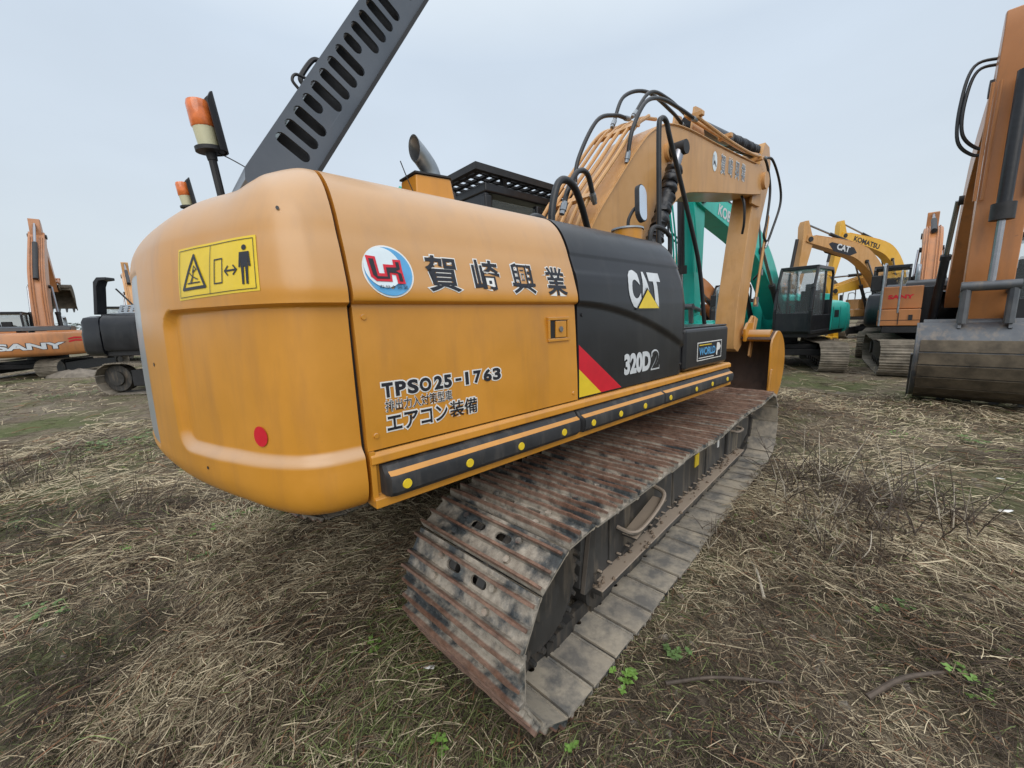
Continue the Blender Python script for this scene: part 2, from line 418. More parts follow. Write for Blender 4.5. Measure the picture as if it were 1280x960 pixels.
uvstrip([(.655,.42),(.79,.42)], .032); uvstrip([(.69,.50),(.655,.42),(.69,.34)], .03); uvstrip([(.755,.50),(.79,.42),(.755,.34)], .03)
poly_on(mb, disc_pts(.875, .80, .024, .05, 14), wp, .0035, 1)
for q in ([(.825,.72),(.925,.72),(.935,.45),(.918,.45),(.91,.62),(.84,.62),(.832,.45),(.815,.45)], [(.84,.66),(.91,.66),(.912,.45),(.838,.45)], [(.84,.46),(.868,.46),(.866,.14),(.846,.14)], [(.882,.46),(.91,.46),(.905,.14),(.885,.14)]):
    poly_on(mb, q, wp, .004, 1)
mb.build('warning_sticker', [MT['decaly'], MT['ink']], CW, smooth=False, fixn=False)
mb = MB(); poly_on(mb, disc_pts(.335, 1.250, .031, .033), cw_place, .004, 0)
mb.build('round_sticker', MT['red'], CW, smooth=False, fixn=False)

# --- side panels ---------------------------------------------------
def panel(name, x0, x1, prof, mats, nx=24, front=None, dent=None, side=-1):
    """side skin between x0 and x1; prof(x, i) -> list of (z, y)"""
    mb = MB(); rows = []
    for i in range(nx+1):
        x = x0+(x1-x0)*i/nx; rows.append([(x, side*y, z) for (z, y) in prof(x)])
    m = len(rows[0])
    # returned edges
    def inward(r, dx): return [(v[0]+dx, v[1]-side*.03, v[2]-.004) for v in r]
    rows = [inward(rows[0], 0)] + rows + [inward(rows[-1], 0)]
    V = [v for r in rows for v in r]
    F = [(i*m+k, (i+1)*m+k, (i+1)*m+k+1, i*m+k+1) for i in range(len(rows)-1) for k in range(m-1)]
    mb.add(V, F); return mb.build(name, mats, EX, ang=50)
DOOR = panel('side_door', -1.958, -.866, lambda x: SP, MT['yellow'])
# black pump compartment door with a sweeping crease
def black_prof(x):
    t = min(1, max(0, (x+.854)/1.19)); out = []
    crease = 1.655-.30*t**1.7
    for (z, y) in SP:
        zz = z
        if z > 1.66 and t > 0: y2 = y+.012*math.sin(min(1, (z-1.66)/.3)*math.pi)*t
        else: y2 = y
        out.append((zz, y2))
    res = []
    for z, y in out:
        if z <= 1.9:
            base = float(np.interp(z, [1.17, 1.3, 1.5, 1.66, 1.76, 1.82, 1.9], [1.352, 1.352, 1.350, 1.347, 1.333, 1.317, 1.287]))
            k = max(0, min(1, (z-crease)/.022+.5)); k = k*k*(3-2*k)
            y = base-.016+.018*k - .006*max(0, min(1, (z-1.80)/.02))*(1-t)
        res.append((z, y+.004))
    # the front edge rolls in
    if x > .25: 
        e = (x-.25)/.09; res = [(z-.01*e*e*(z > 2.0), y-.022*e*e) for z, y in res]
    return res
SPd = [tuple(p) for p in cr(LO[:1]+[(z, 0) for z in np.linspace(1.2, 1.64, 38)], 1)]
SP_black = sorted(set([(float(z), side_y(z)) for z in np.linspace(1.172, 1.70, 60)] + [p for p in SP if p[0] > 1.70]), key=lambda p: p[0])
def bp2(x):
    global SP
    old = SP; SP = SP_black
    try: return black_prof(x)
    finally: SP = old
BLK = panel('pump_door', -.852, .335, bp2, MT['black'], nx=60)
def black_place(u, z, lift):
    pr = bp2(u); return (u, -(float(np.interp(z, [p[0] for p in pr], [p[1] for p in pr]))+lift), z)
def door_place(u, z, lift): return (u, -(side_y(z)+lift), z)
# left side of the machine, mirrored
panel('left_side_door', -1.958, .0, lambda x: SP, MT['yellow'], side=1)
# inner shell: shows only as the dark line in the seams
mb = MB(); sh = [(y*.978, z-.012) for (z, y) in SP] ; sh = [(-y, z) for y, z in sh] + [(y, z) for y, z in reversed(sh)]
mb.prism([( a, c) for a, c in sh], -1.966, .30, 0, axis='x'); mb.build('body_shell', MT['dark'], EX, smooth=False)
# black door: red and yellow stripes, lettering
mb = MB()
def stripe(pts, mat):
    poly = pts; K = 10
    mb2 = bmesh.new(); vs = [mb2.verts.new((p[0], p[1], 0)) for p in poly]; mb2.faces.new(vs)
    for k in range(40):
        z = 1.175+.01*k
        bmesh.ops.bisect_plane(mb2, geom=mb2.verts[:]+mb2.edges[:]+mb2.faces[:], plane_co=(0, z, 0), plane_no=(0, 1, 0))
    mb2.verts.index_update()
    mb.add([black_place(v.co.x, v.co.y, .0025) for v in mb2.verts], [tuple(v.index for v in f.verts) for f in mb2.faces], mat); mb2.free()
stripe([(-.846,1.450),(-.846,1.325),(-.655,1.178),(-.455,1.178)], 0)
stripe([(-.846,1.325),(-.846,1.178),(-.655,1.178)], 1)
mb.build('stripe_decal', [MT['red'], MT['decaly']], BLK, smooth=False)
lettering('logo_lettering', [('C', -.400, -.272, 1.628, 1.850, .060, None, 8), ('A', -.272, -.148, 1.635, 1.845, .055, None, 8), ('T', -.160, -.022, 1.635, 1.845, .06, None, 8)], black_place, (MT['letter'], MT['letter']), BLK)
mb = MB(); poly_on(mb, [(-.325,1.628),(-.085,1.628),(-.205,1.738)], black_place, .012, 0); poly_on(mb, [(-.345,1.620),(-.065,1.620),(-.205,1.752)], black_place, .009, 1)
mb.build('logo_triangle', [MT['decaly'], MT['black']], BLK, smooth=False, fixn=False)
lettering('model_number', [('320D', -.430, -.130, 1.242, 1.368, .055, None, 3), ('2', -.115, -.02, 1.245, 1.365, .0, .03, 3)], black_place, (MT['letter'], MT['letter']), BLK)
lettering('model_number', [('2', -.112, -.023, 1.25, 1.36, .022, None, 3)], lambda u, v, l: black_place(u, v, .0045), (MT['black'], MT['black']), BLK)
# orange door lettering
_q = np.polyfit((476, 563, 622), (-1.89, -1.62, -1.38), 2)
def pxx(p): return float(np.polyval(_q, p))
nm = [('賀',-1.69,-1.55,1.695,1.825),('崎',-1.485,-1.35,1.695,1.825),('興',-1.285,-1.15,1.695,1.825),('業',-1.075,-.94,1.692,1.822)]
lettering('company_lettering', [(t, a, b_, c, d, .010 if t == '興' else .016, .045, 10) for t, a, b_, c, d in nm], door_place, (MT['ink'], MT['white']), DOOR)
lettering('registration_lettering', [(t, pxx(a), pxx(b_), (1.342 if t != '-' else 1.362), (1.392 if t != '-' else 1.372), .045, .115, 3) for t, a, b_ in (('T',475.6,490.6),('P',493.5,507.5),('S',509.2,523),('O',524.5,539),('2',542.5,553),('5',554.3,564),('-',568.5,575.6),('1',580.5,584.5),('7',590.5,600),('6',602.5,612.5),('3',613.8,623.6))] + [
   
    ('排出力入対策型車', -1.885, -1.62, 1.293, 1.333, .002, .048, 2), ('エアコン', -1.885, -1.645, 1.222, 1.282, .022, .095, 3), ('装備', -1.635, -1.505, 1.225, 1.288, .012, .075, 3)], door_place, (MT['ink'], MT['white']), DOOR)
# round emblem
mb = MB(); cx, cz = -1.828, 1.757
poly_on(mb, disc_pts(cx, cz, .088, .086, 40), door_place, .0015, 0); poly_on(mb, disc_pts(cx, cz, .082, .080, 40), door_place, .003, 1)
poly_on(mb, disc_pts(cx-.018, cz+.012, .064, .066, 40), door_place, .0045, 2)
E1 = [(-.072,.048),(-.040,.046),(-.036,-.008),(-.018,-.008),(-.018,.022),(.018,.022),(.018,.040),(.046,.040),(.046,.004),(.050,-.040),(.022,-.040),(.020,-.012),(.006,-.010),(.004,-.034),(-.050,-.034),(-.066,-.020)]
E2 = [(-.064,.038),(-.048,.038),(-.044,-.018),(-.010,-.018),(-.010,.012),(.026,.014),(.026,.032),(.038,.032),(.038,.008),(.022,.002),(.040,-.006),(.042,-.032),(.030,-.032),(.028,-.006),(-.001,-.004),(-.003,-.025),(-.046,-.026),(-.058,-.014)]
poly_on(mb, [(cx+a, cz+b_) for a, b_ in E1], door_place, .006, 3); poly_on(mb, [(cx+a, cz+b_) for a, b_ in E2], door_place, .0075, 4)
mb.build('round_emblem', [MT['white'], MT['blue'], MT['sky_blue'], MT['red'], MT['ink']], DOOR, smooth=False, fixn=False)
lettering('emblem_lettering', [('カサキ興業', cx-.045, cx+.055, cz-.058, cz-.045, .0, None, 0)], lambda u, v, l: door_place(u, v, .0075), (MT['ink'], MT['white']), DOOR)
# latch
mb = MB(); lx0, lx1, lz0, lz1 = -1.075, -.925, 1.478, 1.592; yb = -(side_y(1.53))
for (a, b_, c, d) in ((lx0, lx1, lz1-.014, lz1), (lx0, lx1, lz0, lz0+.014), (lx0, lx0+.014, lz0+.0142, lz1-.0142), (lx1-.014, lx1, lz0+.0142, lz1-.0142)):
    mb.box(((a+b_)/2, yb-.004, (c+d)/2), (b_-a, .014, d-c))
mb.box((-1.0, yb-.001, 1.535), (.118, .005, .084), mat=1)
mb.box((-.985, yb-.006, 1.535), (.075, .008, .078), mat=0)
lo = mb.build('door_latch', [MT['yellow'], MT['dark']], DOOR, bevel=.002)
MB().tube([(-.99, yb-.008, 1.535), (-.99, yb-.016, 1.535)], [.014, .013], 16).build('keyhole', MT['chrome'], lo)
mb = MB()
for x, z in ((-1.90, 1.62), (-1.90, 1.2), (-.9, 1.62), (-.9, 1.21)): mb.cyl((x, -1.34, z), (x, -1.347, z), .006, 10)

for u, z, r_ in ((1.02, 1.46, .008), (.16, 1.93, .006), (.62, 1.12, .006)):
    mb = MB(); poly_on(mb, disc_pts(u, z, r_, r_, 14), cw_place, .0015, 0); mb.build('bolt_hole', MT['dark'], CW, smooth=False, fixn=False)
for x, z in ((-.815, 1.60), (.295, 1.24), (.295, 1.46)):
    q = black_place(x, z, 0); MB().tube([(q[0], q[1]+.002, z), (q[0], q[1]-.006, z)], [.011, .009], 12).build('bolt', MT['black'], BLK)
for x, z in ((-1.925, 1.22), (-1.925, 1.61), (-.90, 1.21)):
    q = door_place(x, z, 0); MB().tube([(q[0], q[1]+.002, z), (q[0], q[1]-.005, z)], [.010, .008], 12).build('bolt', MT['yellow'], DOOR)
# --- toolbox --------------------------------------------------------
TB = MB().box((.745, -1.045, 1.328), (.80, .60, .305)).build('toolbox', MT['black'], EX, bevel=.028, segs=3)
MB().box((.745, -1.035, 1.486), (.82, .58, .014)).build('toolbox_lid', MT['black'], TB, bevel=.006)
def tb_place(u, z, l): return (u, -1.345-l, z)
mb = MB(); poly_on(mb, [(.545,1.232),(1.005,1.232),(1.005,1.372),(.545,1.372)], tb_place, .001, 0); poly_on(mb, [(.555,1.239),(.995,1.239),(.995,1.365),(.555,1.365)], tb_place, .002, 1)
poly_on(mb, [(.575,1.347),(.80,1.345),(.80,1.352),(.575,1.354)], tb_place, .003, 2); poly_on(mb, [(.57,1.250),(.85,1.250),(.85,1.256),(.57,1.256)], tb_place, .003, 0)
poly_on(mb, [(.895,1.26),(.915,1.25),(.925,1.29),(.96,1.295),(.985,1.32),(.95,1.352),(.905,1.355)], tb_place, .003, 0)
mb.build('sticker', [MT['white'], MT['ink'], MT['decaly']], TB, smooth=False, fixn=False)
lettering('sticker_lettering', [('WORLD', .575, .875, 1.272, 1.332, .03, None, 0)], lambda u, v, l: tb_place(u, v, .0035), (MT['blue'], MT['white']), TB)

# --- skirt and bumper ------------------------------------------------
x0, x1 = -1.955, 1.185
SK = MB().prism([(-1.20,1.165),(-1.352,1.165),(-1.366,1.155),(-1.368,1.128),(-1.345,1.12),(-1.345,1.015),(-1.372,1.008),(-1.372,.975),(-1.33,.972),(-1.20,.972)], x0, x1, 0, axis='x').build('side_skirt', MT['yellow2'], EX, bevel=.004)
for (a, b_) in ((-1.925, -.905), (-.899, -.06), (-.054, 1.14)):
    P0 = [(-1.347,1.126),(-1.375,1.118),(-1.388,1.100),(-1.410,1.088),(-1.416,1.075),(-1.414,1.030),(-1.398,1.012),(-1.347,1.010)]
    mb = MB(); 
    def ring(x, k): return [(x, -1.347+(y+1.347)*k, 1.068+(z-1.068)*(.85+.15*k)) for y, z in P0]
    e = .03 if b_ > 1 or a < -1.9 else .012
    xs = [(a, .05), (a+.004, .6), (a+.014, .9), (a+e, 1)] + [(a+e+(b_-a-2*e)*k/8, 1) for k in range(1, 8)] + [(b_-e, 1), (b_-.014, .9), (b_-.004, .6), (b_, .05)]
    mb.loft([ring(x, k) for x, k in xs], 0)
    nseg = len(P0)
    for i, f in enumerate(mb.F):
        if len(f) == 4 and (f[0] % nseg) == 2 and 2 <= f[0]//nseg < len(xs)-3: mb.K[i] = 1
    bo = mb.build('bumper_strip', [MT['rubber'], MT['yellow2']], SK, ang=30)
    xs_d = [x for x in (-1.86,-1.60,-1.33,-1.05,-.82,-.57,-.31,-.05+.06,.40,.68,.98) if a < x < b_]
    for x in xs_d:
        MB().tube([(x, -1.4145, 1.052), (x, -1.4185, 1.052)], [.0175, .016], 18).build('reflector', MT['decaly'], bo)
MB().prism([(-1.958,1.0),(-1.958,1.17),(-1.94,1.17),(-1.94,1.0)], -1.36, -1.2).build('skirt_end', MT['yellow2'], SK)
# underside
mb = MB(); mb.box((-.35, 0, .975), (3.1, 2.5, .10)); mb.box((-1.7, -.55, .90), (.9, .25, .12)); mb.box((-1.7, .55, .90), (.9, .25, .12)); mb.box((-.1, 0, .92), (2.3, 1.3, .08))
mb.box((1.1, 0, 1.05), (.9, .62, .3))
mb.build('swing_frame', MT['mudsteel'], EX, bevel=.01)
MB().cyl((.23, 0, .80), (.23, 0, .93), .62, 40).build('swing_bearing', MT['mudsteel'], EX)

# --- hood, raised -----------------------------------------------------
hd = Vector((.545, 0, .839)); hn = Vector((.839, 0, -.545)); H0 = Vector((-2.13, 0, 2.13)); HL = 1.45; HW = .190
def hp(a, b_, y): v = H0+hd*a+hn*b_; return (v.x, y, v.z)
slots = []; a = .235; k = 0
while a < HL-.12:
    short = (k % 5 == 3)
    slots.append(oval(a, .018+(.068 if not short else .044), .043, .132 if not short else .082))
    a += .068; k += 1
out = [(.0, .055), (.012, .02), (.05, 0), (HL-.03, 0), (HL, .03), (HL, HW), (.09, HW), (.03, HW-.015), (.0, HW-.05)]
HOOD = empty('hood', (0, 0, 0), parent=EX)
for y in (-.79, .66):
    vs, fs = plate2d(out, slots, .012)
    mb = MB(); mb.add([hp(v[0], v[1], y+v[2]) for v in vs], fs); mb.build('hood_side', MT['hoodp'], HOOD, ang=30)
mb = MB(); lv = [(.12,.03),(HL-.04,.03),(HL-.04,HW-.02),(.12,HW-.02)]; lv = [hp(a_, b_, -.735) for a_, b_ in lv]+[hp(a_, b_, -.72) for a_, b_ in lv]
mb.add(lv, [(3,2,1,0),(4,5,6,7),(0,1,5,4),(1,2,6,5),(2,3,7,6),(3,0,4,7)]); mb.build('slot_backing', plain('dark_backing', (.035, .036, .04), .9, var=.5, scale=9), HOOD, smooth=False)  # dark sheet added behind the slots to stand for the shaded hood interior
mb = MB()
prof = [(0,.055),(.012,.02),(.05,0),(HL-.03,0),(HL,.03),(HL,HW)]
def skin(pr, th):
    inn = []
    for i, p in enumerate(pr):
        q = pr[min(i+1, len(pr)-1)]; r_ = pr[max(i-1, 0)]; t = Vector((q[0]-r_[0], q[1]-r_[1])).normalized(); inn.append((p[0]-t.y*th*-1*-1, p[1]+t.x*th))
    return pr+inn[::-1]
pl = skin(prof, .02)
n = len(pl); ys = [-.784, .654]
mb.add([hp(a_, b_, y) for y in ys for a_, b_ in pl], [tuple(range(n)), tuple(range(2*n-1, n-1, -1))]+[(i, n+i, n+(i+1) % n, (i+1) % n) for i in range(n)])
mb.build('hood_skin', MT['hoodp'], HOOD, ang=30)
mb = MB()
for y, s in ((-.79, -1), (.66, 1)):
    A_ = [hp(.10, HW, y+s*.030), hp(HL, HW, y+s*.030), hp(HL, HW, y-s*.05), hp(.10, HW, y-s*.05)]
    mb.add(A_+[tuple(Vector(v)+hn*.014) for v in A_], [(0,1,2,3),(7,6,5,4),(0,4,5,1),(1,5,6,2),(2,6,7,3),(3,7,4,0)])
mb.box(Vector(hp(.03, .09, -.06)), (.02, 1.4, .13), rot=Matrix(((hn.x,0,-hd.x),(0,1,0),(hn.z,0,-hd.z))).to_3x3() if False else Matrix.Rotation(math.atan2(hd.x, hd.z), 3, 'Y') @ Matrix.Rotation(math.pi/2, 3, 'Y'))
mb.build('hood_rim', MT['dark'], HOOD)
MB().hose([hp(.50, -.0, -.70), hp(.51, -.032, -.70), hp(.54, -.034, -.70), hp(.56, -.0, -.70)], .006, 6).build('hood_hook', MT['dark'], HOOD)
MB().hose([hp(.62, -.0, -.55), hp(.64, -.022, -.55), hp(.74, -.022, -.55), hp(.77, -.0, -.55)], .011, 6).build('hood_handle', MT['dark'], HOOD)
MB().tube([(-1.4, .5, 2.12), hp(.75, .15, .5)], .014, 8).build('gas_strut', MT['chrome'], HOOD)
mb = MB(); mb.tube([hp(.50, .07, -.3), hp(1.2, .09, -.3)], .04, 12); mb.build('silencer_pipe', plain('rusty_pipe', (.10, .065, .05), .6), HOOD)

# --- beacons ----------------------------------------------------------
def beacon(base, top, s=1.0, tilt=(-.03, 0)):
    r = empty('beacon_lamp', base, parent=EX)
    d = Vector(top)-Vector(base); h = d.length
    MB().tube([(0,0,0), d], .018*s, 10).build('pole', MT['dark'], r)
    M = Matrix.Translation(d) @ Matrix.Rotation(R(-7), 4, 'Y') @ Matrix.Diagonal((.80, .80, 1.08, 1))
    mb = MB(M); mb.tube([(0,0,-.03*s),(0,0,.0),(0,0,.004),(0,0,.02*s)], [.026*s,.03*s,.075*s,.075*s], 24); mb.build('base_plate', MT['dark'], r)
    MB(M).tube([(0,0,.02*s),(0,0,.10*s)], [.052*s, .056*s], 24).build('lamp_base', MT['cream'], r)
    mb = MB(M); pts = []; 
    for k, (z, q) in enumerate([(.10,.056),(.105,.060),(.19,.057),(.205,.050),(.21,.03)]): pts.append([(q*s*(1+.03*(j % 2))*math.cos(2*math.pi*j/36), q*s*(1+.03*(j % 2))*math.sin(2*math.pi*j/36), z*s) for j in range(36)])
    mb.loft(pts); mb.build('lens', MT['amber'], r)
    mb = MB(M); outer = []; 
    n = 18; c0 = Vector((.030*s, -.028*s))
    def arc(q, z0, z1):
        o = []
        for j in range(n+1):
            a = R(-70)+R(160)*j/n; o.append((c0.x*.6+q*math.cos(a), c0.y*.6+q*math.sin(a)))
        return o
    Ao, Ai = arc(.072*s, 0, 1), arc(.064*s, 0, 1); z0, z1 = .0, .245*s
    ring = Ao+Ai[::-1]; V = []
    for z in (z0, z1):
        for j, (x, y) in enumerate(ring):
            jj = j if j <= n else 2*n+1-j
            zz = z if z == z0 else z1-.05*s*(abs(jj/n-.5)*2)**3
            V.append((x, y, zz))
    m_ = len(ring); F = [(i, (i+1) % m_, m_+(i+1) % m_, m_+i) for i in range(m_)] + [(i, i+1, 2*n-i, 2*n+1-i) for i in range(n)] + [(m_+i+1, m_+i, m_+2*n+1-i, m_+2*n-i) for i in range(n)]
    mb.add(V, F); mb.build('shield', MT['dark'], r, ang=40)
    return r
beacon((-2.09, -.12, 2.12), (-2.118, -.12, 2.425), 1.0)
beacon((-2.10, 1.28, 1.95), (-2.135, 1.28, 2.475), .8)
MB().hose([(-2.09, -.13, 2.43), (-2.03, -.2, 2.38), (-1.97, -.3, 2.31), (-1.93, -.4, 2.24), (-1.90, -.45, 2.12)], .003, 5).build('beacon_cable', MT['hose'], EX)

# --- exhaust ----------------------------------------------------------
mb = MB(); 
mb.loft([[(-1.44,-.86,2.115),(-1.24,-.90,2.115),(-1.17,-.80,2.115),(-1.17,-.70,2.115),(-1.44,-.70,2.115)],
         [(-1.43,-.85,2.275),(-1.26,-.88,2.275),(-1.20,-.80,2.275),(-1.20,-.70,2.275),(-1.43,-.70,2.275)]])
XB = mb.build('exhaust_box', MT['yellow'], EX, bevel=.008)
mb = MB(); mb.loft([[(-1.437,-.857,2.276),(-1.258,-.888,2.276),(-1.194,-.80,2.276),(-1.194,-.70,2.276),(-1.437,-.70,2.276)], [(-1.437,-.857,2.284),(-1.258,-.888,2.284),(-1.194,-.80,2.284),(-1.194,-.70,2.284),(-1.437,-.70,2.284)]])
mb.build('box_rim', MT['dark'], XB)
mb = MB(); a_ = Vector((-1.26,-.882,2.19)); b2 = Vector((-1.18,-.803,2.19)); t_ = (b2-a_); 
vs, fs = plate2d(oval(0, 0, .05, .085), [], .006)
tt = t_.normalized(); nn = tt.cross(Vector((0,0,1))); c_ = a_+t_*.5+nn*.004
mb.add([tuple(c_+tt*v[0]+Vector((0,0,1))*v[1]+nn*v[2]) for v in vs], fs); mb.build('box_vent', MT['dark'], XB)
mb = MB(); path = cr([(-1.30,-.79,2.24),(-1.303,-.79,2.29),(-1.322,-.792,2.335),(-1.36,-.795,2.375),(-1.40,-.80,2.405)], 5)
segn = 24; rings = []; 
P = [Vector(p) for p in path]
for i, p in enumerate(P):
    t = (P[min(i+1, len(P)-1)]-P[max(i-1, 0)]).normalized(); u = Vector((0,1,0)); u = (u-t*u.dot(t)).normalized(); w = t.cross(u)
    sh = 0
    rr = .044
    ring = []
    for k in range(segn):
        an = 2*math.pi*k/segn; q = (u*math.cos(an)+w*math.sin(an))*rr
        # oblique cut: shear the last rings
        f = i/(len(P)-1)
        ring.append(p+q+t*(q.z*1.1*f*f))
    rings.append(ring)
inner = [[p_+(Vector(q)-p_)*.9 for q in g] for p_, g in zip(P, rings)]
mb.loft(rings+inner[::-1], cap=False); mb.build('exhaust_pipe', MT['zinc'], EX, ang=60)
MB().hose([(-1.47,-.9,2.16), (-1.50,-.9,2.22), (-1.53,-.9,2.29)], .0025, 5).build('whip_wire', MT['dark'], EX)

# --- cab with guard ----------------------------------------------------
CAB = empty('cab', (0, 0, 0), parent=EX)
cx0, cx1, cy0, cy1, cz0, cz1 = .02, 1.85, .44, 1.36, 1.15, 2.80
mb = MB(); mb.box(((cx0+cx1)/2, (cy0+cy1)/2, cz1+.02), (cx1-cx0, cy1-cy0, .09)); mb.box(((cx0+cx1)/2, (cy0+cy1)/2, 1.5), (cx1-cx0, cy1-cy0, .7))
for x, y in ((cx0+.04, cy0+.04), (cx0+.04, cy1-.04), (cx1-.04, cy0+.04), (cx1-.04, cy1-.04), (.75, cy0+.04), (.75, cy1-.04)): mb.box((x, y, 2.3), (.09, .08, .92))
mb.box((cx0+.03, (cy0+cy1)/2, 2.72), (.06, .9, .12)); mb.build('cab_frame', MT['black'], CAB, bevel=.02)
mb = MB(); mb.box((cx0+.03, .9, 2.25), (.008, .8, .85)); mb.box((.9, cy0+.03, 2.3), (1.7, .008, .85)); mb.box((.9, cy1-.03, 2.3), (1.7, .008, .85)); mb.box((cx1-.03, .9, 2.25), (.008, .8, .85)); mb.build('cab_glass', MT['glass'], CAB, smooth=False)
mb = MB(); mb.box((.55, .9, 1.95), (.45, .5, .14)); mb.box((.35, .9, 2.3), (.14, .48, .62)); mb.build('seat', MT['dark'], CAB, bevel=.03)
mb = MB(); gx0, gx1, gy0, gy1, gz = -.13, 1.95, .38, 1.44, 2.955
for (a, b_, c, d) in ((gx0, gx1, gy0, gy0+.05), (gx0, gx1, gy1-.05, gy1), (gx0, gx0+.05, gy0+.051, gy1-.051), (gx1-.05, gx1, gy0+.051, gy1-.051)): mb.box(((a+b_)/2, (c+d)/2, gz), (b_-a, d-c, .06))
for k in range(1, 17): mb.box((gx0+(gx1-gx0)*k/17, (gy0+gy1)/2, gz-.002), (.045, gy1-gy0-.1, .022))
for k in range(1, 8): mb.box(((gx0+gx1)/2, gy0+(gy1-gy0)*k/8, gz+.003), (gx1-gx0-.1, .030, .024))
for x, y in ((.3, .5), (1.6, .5), (.3, 1.3), (1.6, 1.3)): mb.box((x, y, 2.89), (.05, .05, .12))
mb.build('roof_guard', MT['dark'], CAB)

# --- boom ----------------------------------------------------------------
BW0, BW1 = -.33, .17     # right and left faces of the boom
bp = cr([(.42,1.62),(.38,1.95),(.60,2.40),(.98,2.84),(1.38,3.26),(1.62,3.46),(1.95,3.62),(2.45,3.70),(3.3,3.745),(4.2,3.80),(4.95,3.86)], 4)
bp2_ = cr([(5.06,3.86),(5.16,3.66),(5.06,3.44)], 3) + cr([(4.6,3.36),(3.6,3.20),(2.75,3.06),(2.42,2.98),(2.12,2.80),(1.75,2.45),(1.38,2.10),(1.0,1.78),(.72,1.55),(.55,1.5)], 4)
BOOM = MB().prism([tuple(p) for p in bp]+[tuple(p) for p in bp2_], BW0, BW1).build('boom', MT['boomp'], EX, bevel=.008, segs=1)
# flange seams of the box section
mb = MB()
for y in (BW0-.012, BW1+.012):
    for q in (bp[2:-1],):
        pts = [(p[0], y, p[1]-.012) for p in q]; mb.tube(pts, .008, 6)
mb.build('weld_flange', MT['boomp'], BOOM)
for y in (BW0-.02, BW1+.02):
    MB().cyl((1.98, y-.02, 3.33), (1.98, y+.02, 3.33), .095, 24).build('pin_boss', MT['boomp'], BOOM)
    MB().cyl((5.16, y-.03, 3.66), (5.16, y+.03, 3.66), .13, 20).build('pin_boss', MT['boomp'], BOOM)
mb = MB(); mb.cyl((1.98, BW0-.05, 3.33), (1.98, BW0-.02, 3.33), .06, 16); mb.box((2.02, BW0-.045, 3.36), (.16, .02, .10)); mb.build('boom_pin', MT['dark'], BOOM, bevel=.006)
# a line of lettering on the boom
def boom_place(u, z, l): return (u, BW0-.003-l, z)
cxs = [3.42, 3.68, 3.93, 4.17]
lettering('boom_lettering', [(t, x, x+.15, 3.42+.02*i, 3.66+.015*i, .01, .05, 0) for i, (t, x) in enumerate(zip('賀崎興業', cxs))], boom_place, (MT['zinc'], MT['white']), BOOM)
mb = MB(); poly_on(mb, disc_pts(3.22, 3.52, .075, .12, 24), boom_place, .001, 0); strip_on(mb, [(3.18,3.58),(3.19,3.48),(3.22,3.52),(3.26,3.47)], .022, boom_place, .002, 1); mb.build('boom_emblem', [MT['sky_blue'], MT['ink']], BOOM, smooth=False, fixn=False)
# boom cylinders wrapped in black
for y in (-.46, .30):
    a_, b_ = Vector((.98, y, 1.28)), Vector((1.98, y, 3.33)); d = (b_-a_)
    c = MB().tube([a_+d*(.0), a_+d*.42], .078, 18).build('boom_cylinder', MT['black'], EX)
    pts = [a_+d*(.40+.50*k/70) for k in range(71)]
    rr = [.080+.008*math.sin(k*1.9)+.006*math.sin(k*.83+1)+.007*random.uniform(-1, 1) for k in range(71)]; pts = [p+Vector((random.uniform(-.006, .006), random.uniform(-.006, .006), 0)) for p in pts]
    MB().tube(pts, rr, 16).build('cylinder_cover', MT['wrap'], c, ang=80)
    MB().tube([a_+d*.89, a_+d*1.0], .055, 14).build('rod', MT['chrome'], c)
    MB().cyl((b_.x, y-.075, b_.z), (b_.x, y+.075, b_.z), .072, 20).build('rod_eye', MT['dark'], c)
# stick cylinder on the boom top
a_, b_ = Vector((2.95, -.08, 4.00)), Vector((5.62, -.08, 4.26)); d = b_-a_
c = MB().tube([a_, a_+d*.55], .088, 18).build('stick_cylinder', MT['black'], EX)
pts = [a_+d*(.50+.44*k/50) for k in range(51)]
MB().tube(pts, [.092+.012*math.sin(k*1.9)+.006*random.uniform(-1, 1) for k in range(51)], 16).build('cylinder_cover', MT['wrap'], c, ang=80)
MB().tube([a_+d*.93, b_], .05, 12).build('rod', MT['chrome'], c)
mb = MB(); mb.prism([(2.75,3.68),(2.85,4.10),(3.02,4.12),(3.2,3.70)], -.22, -.19); mb.prism([(2.75,3.68),(2.85,4.10),(3.02,4.12),(3.2,3.70)], .03, .06); mb.build('cylinder_bracket', MT['boomp'], BOOM)
# stick
sp = [(5.50,4.36),(5.72,4.34),(5.84,4.10),(5.80,3.70),(5.52,3.10),(5.30,2.4),(5.10,1.6),(4.98,1.02),(4.84,.92),(4.66,.98),(4.62,1.10),(4.66,1.6),(4.84,2.4),(4.98,3.0),(5.08,3.40),(5.26,3.86),(5.38,4.16)]
ST = MB().prism(sp, -.22, .10).build('stick', MT['boomp'], EX, bevel=.008, segs=1)
mb = MB(); mb.prism([(4.9,3.3),(5.3,3.3),(5.34,3.9),(5.0,3.9)], -.26, -.222); mb.build('stick_gusset', MT['boomp'], ST, bevel=.004)
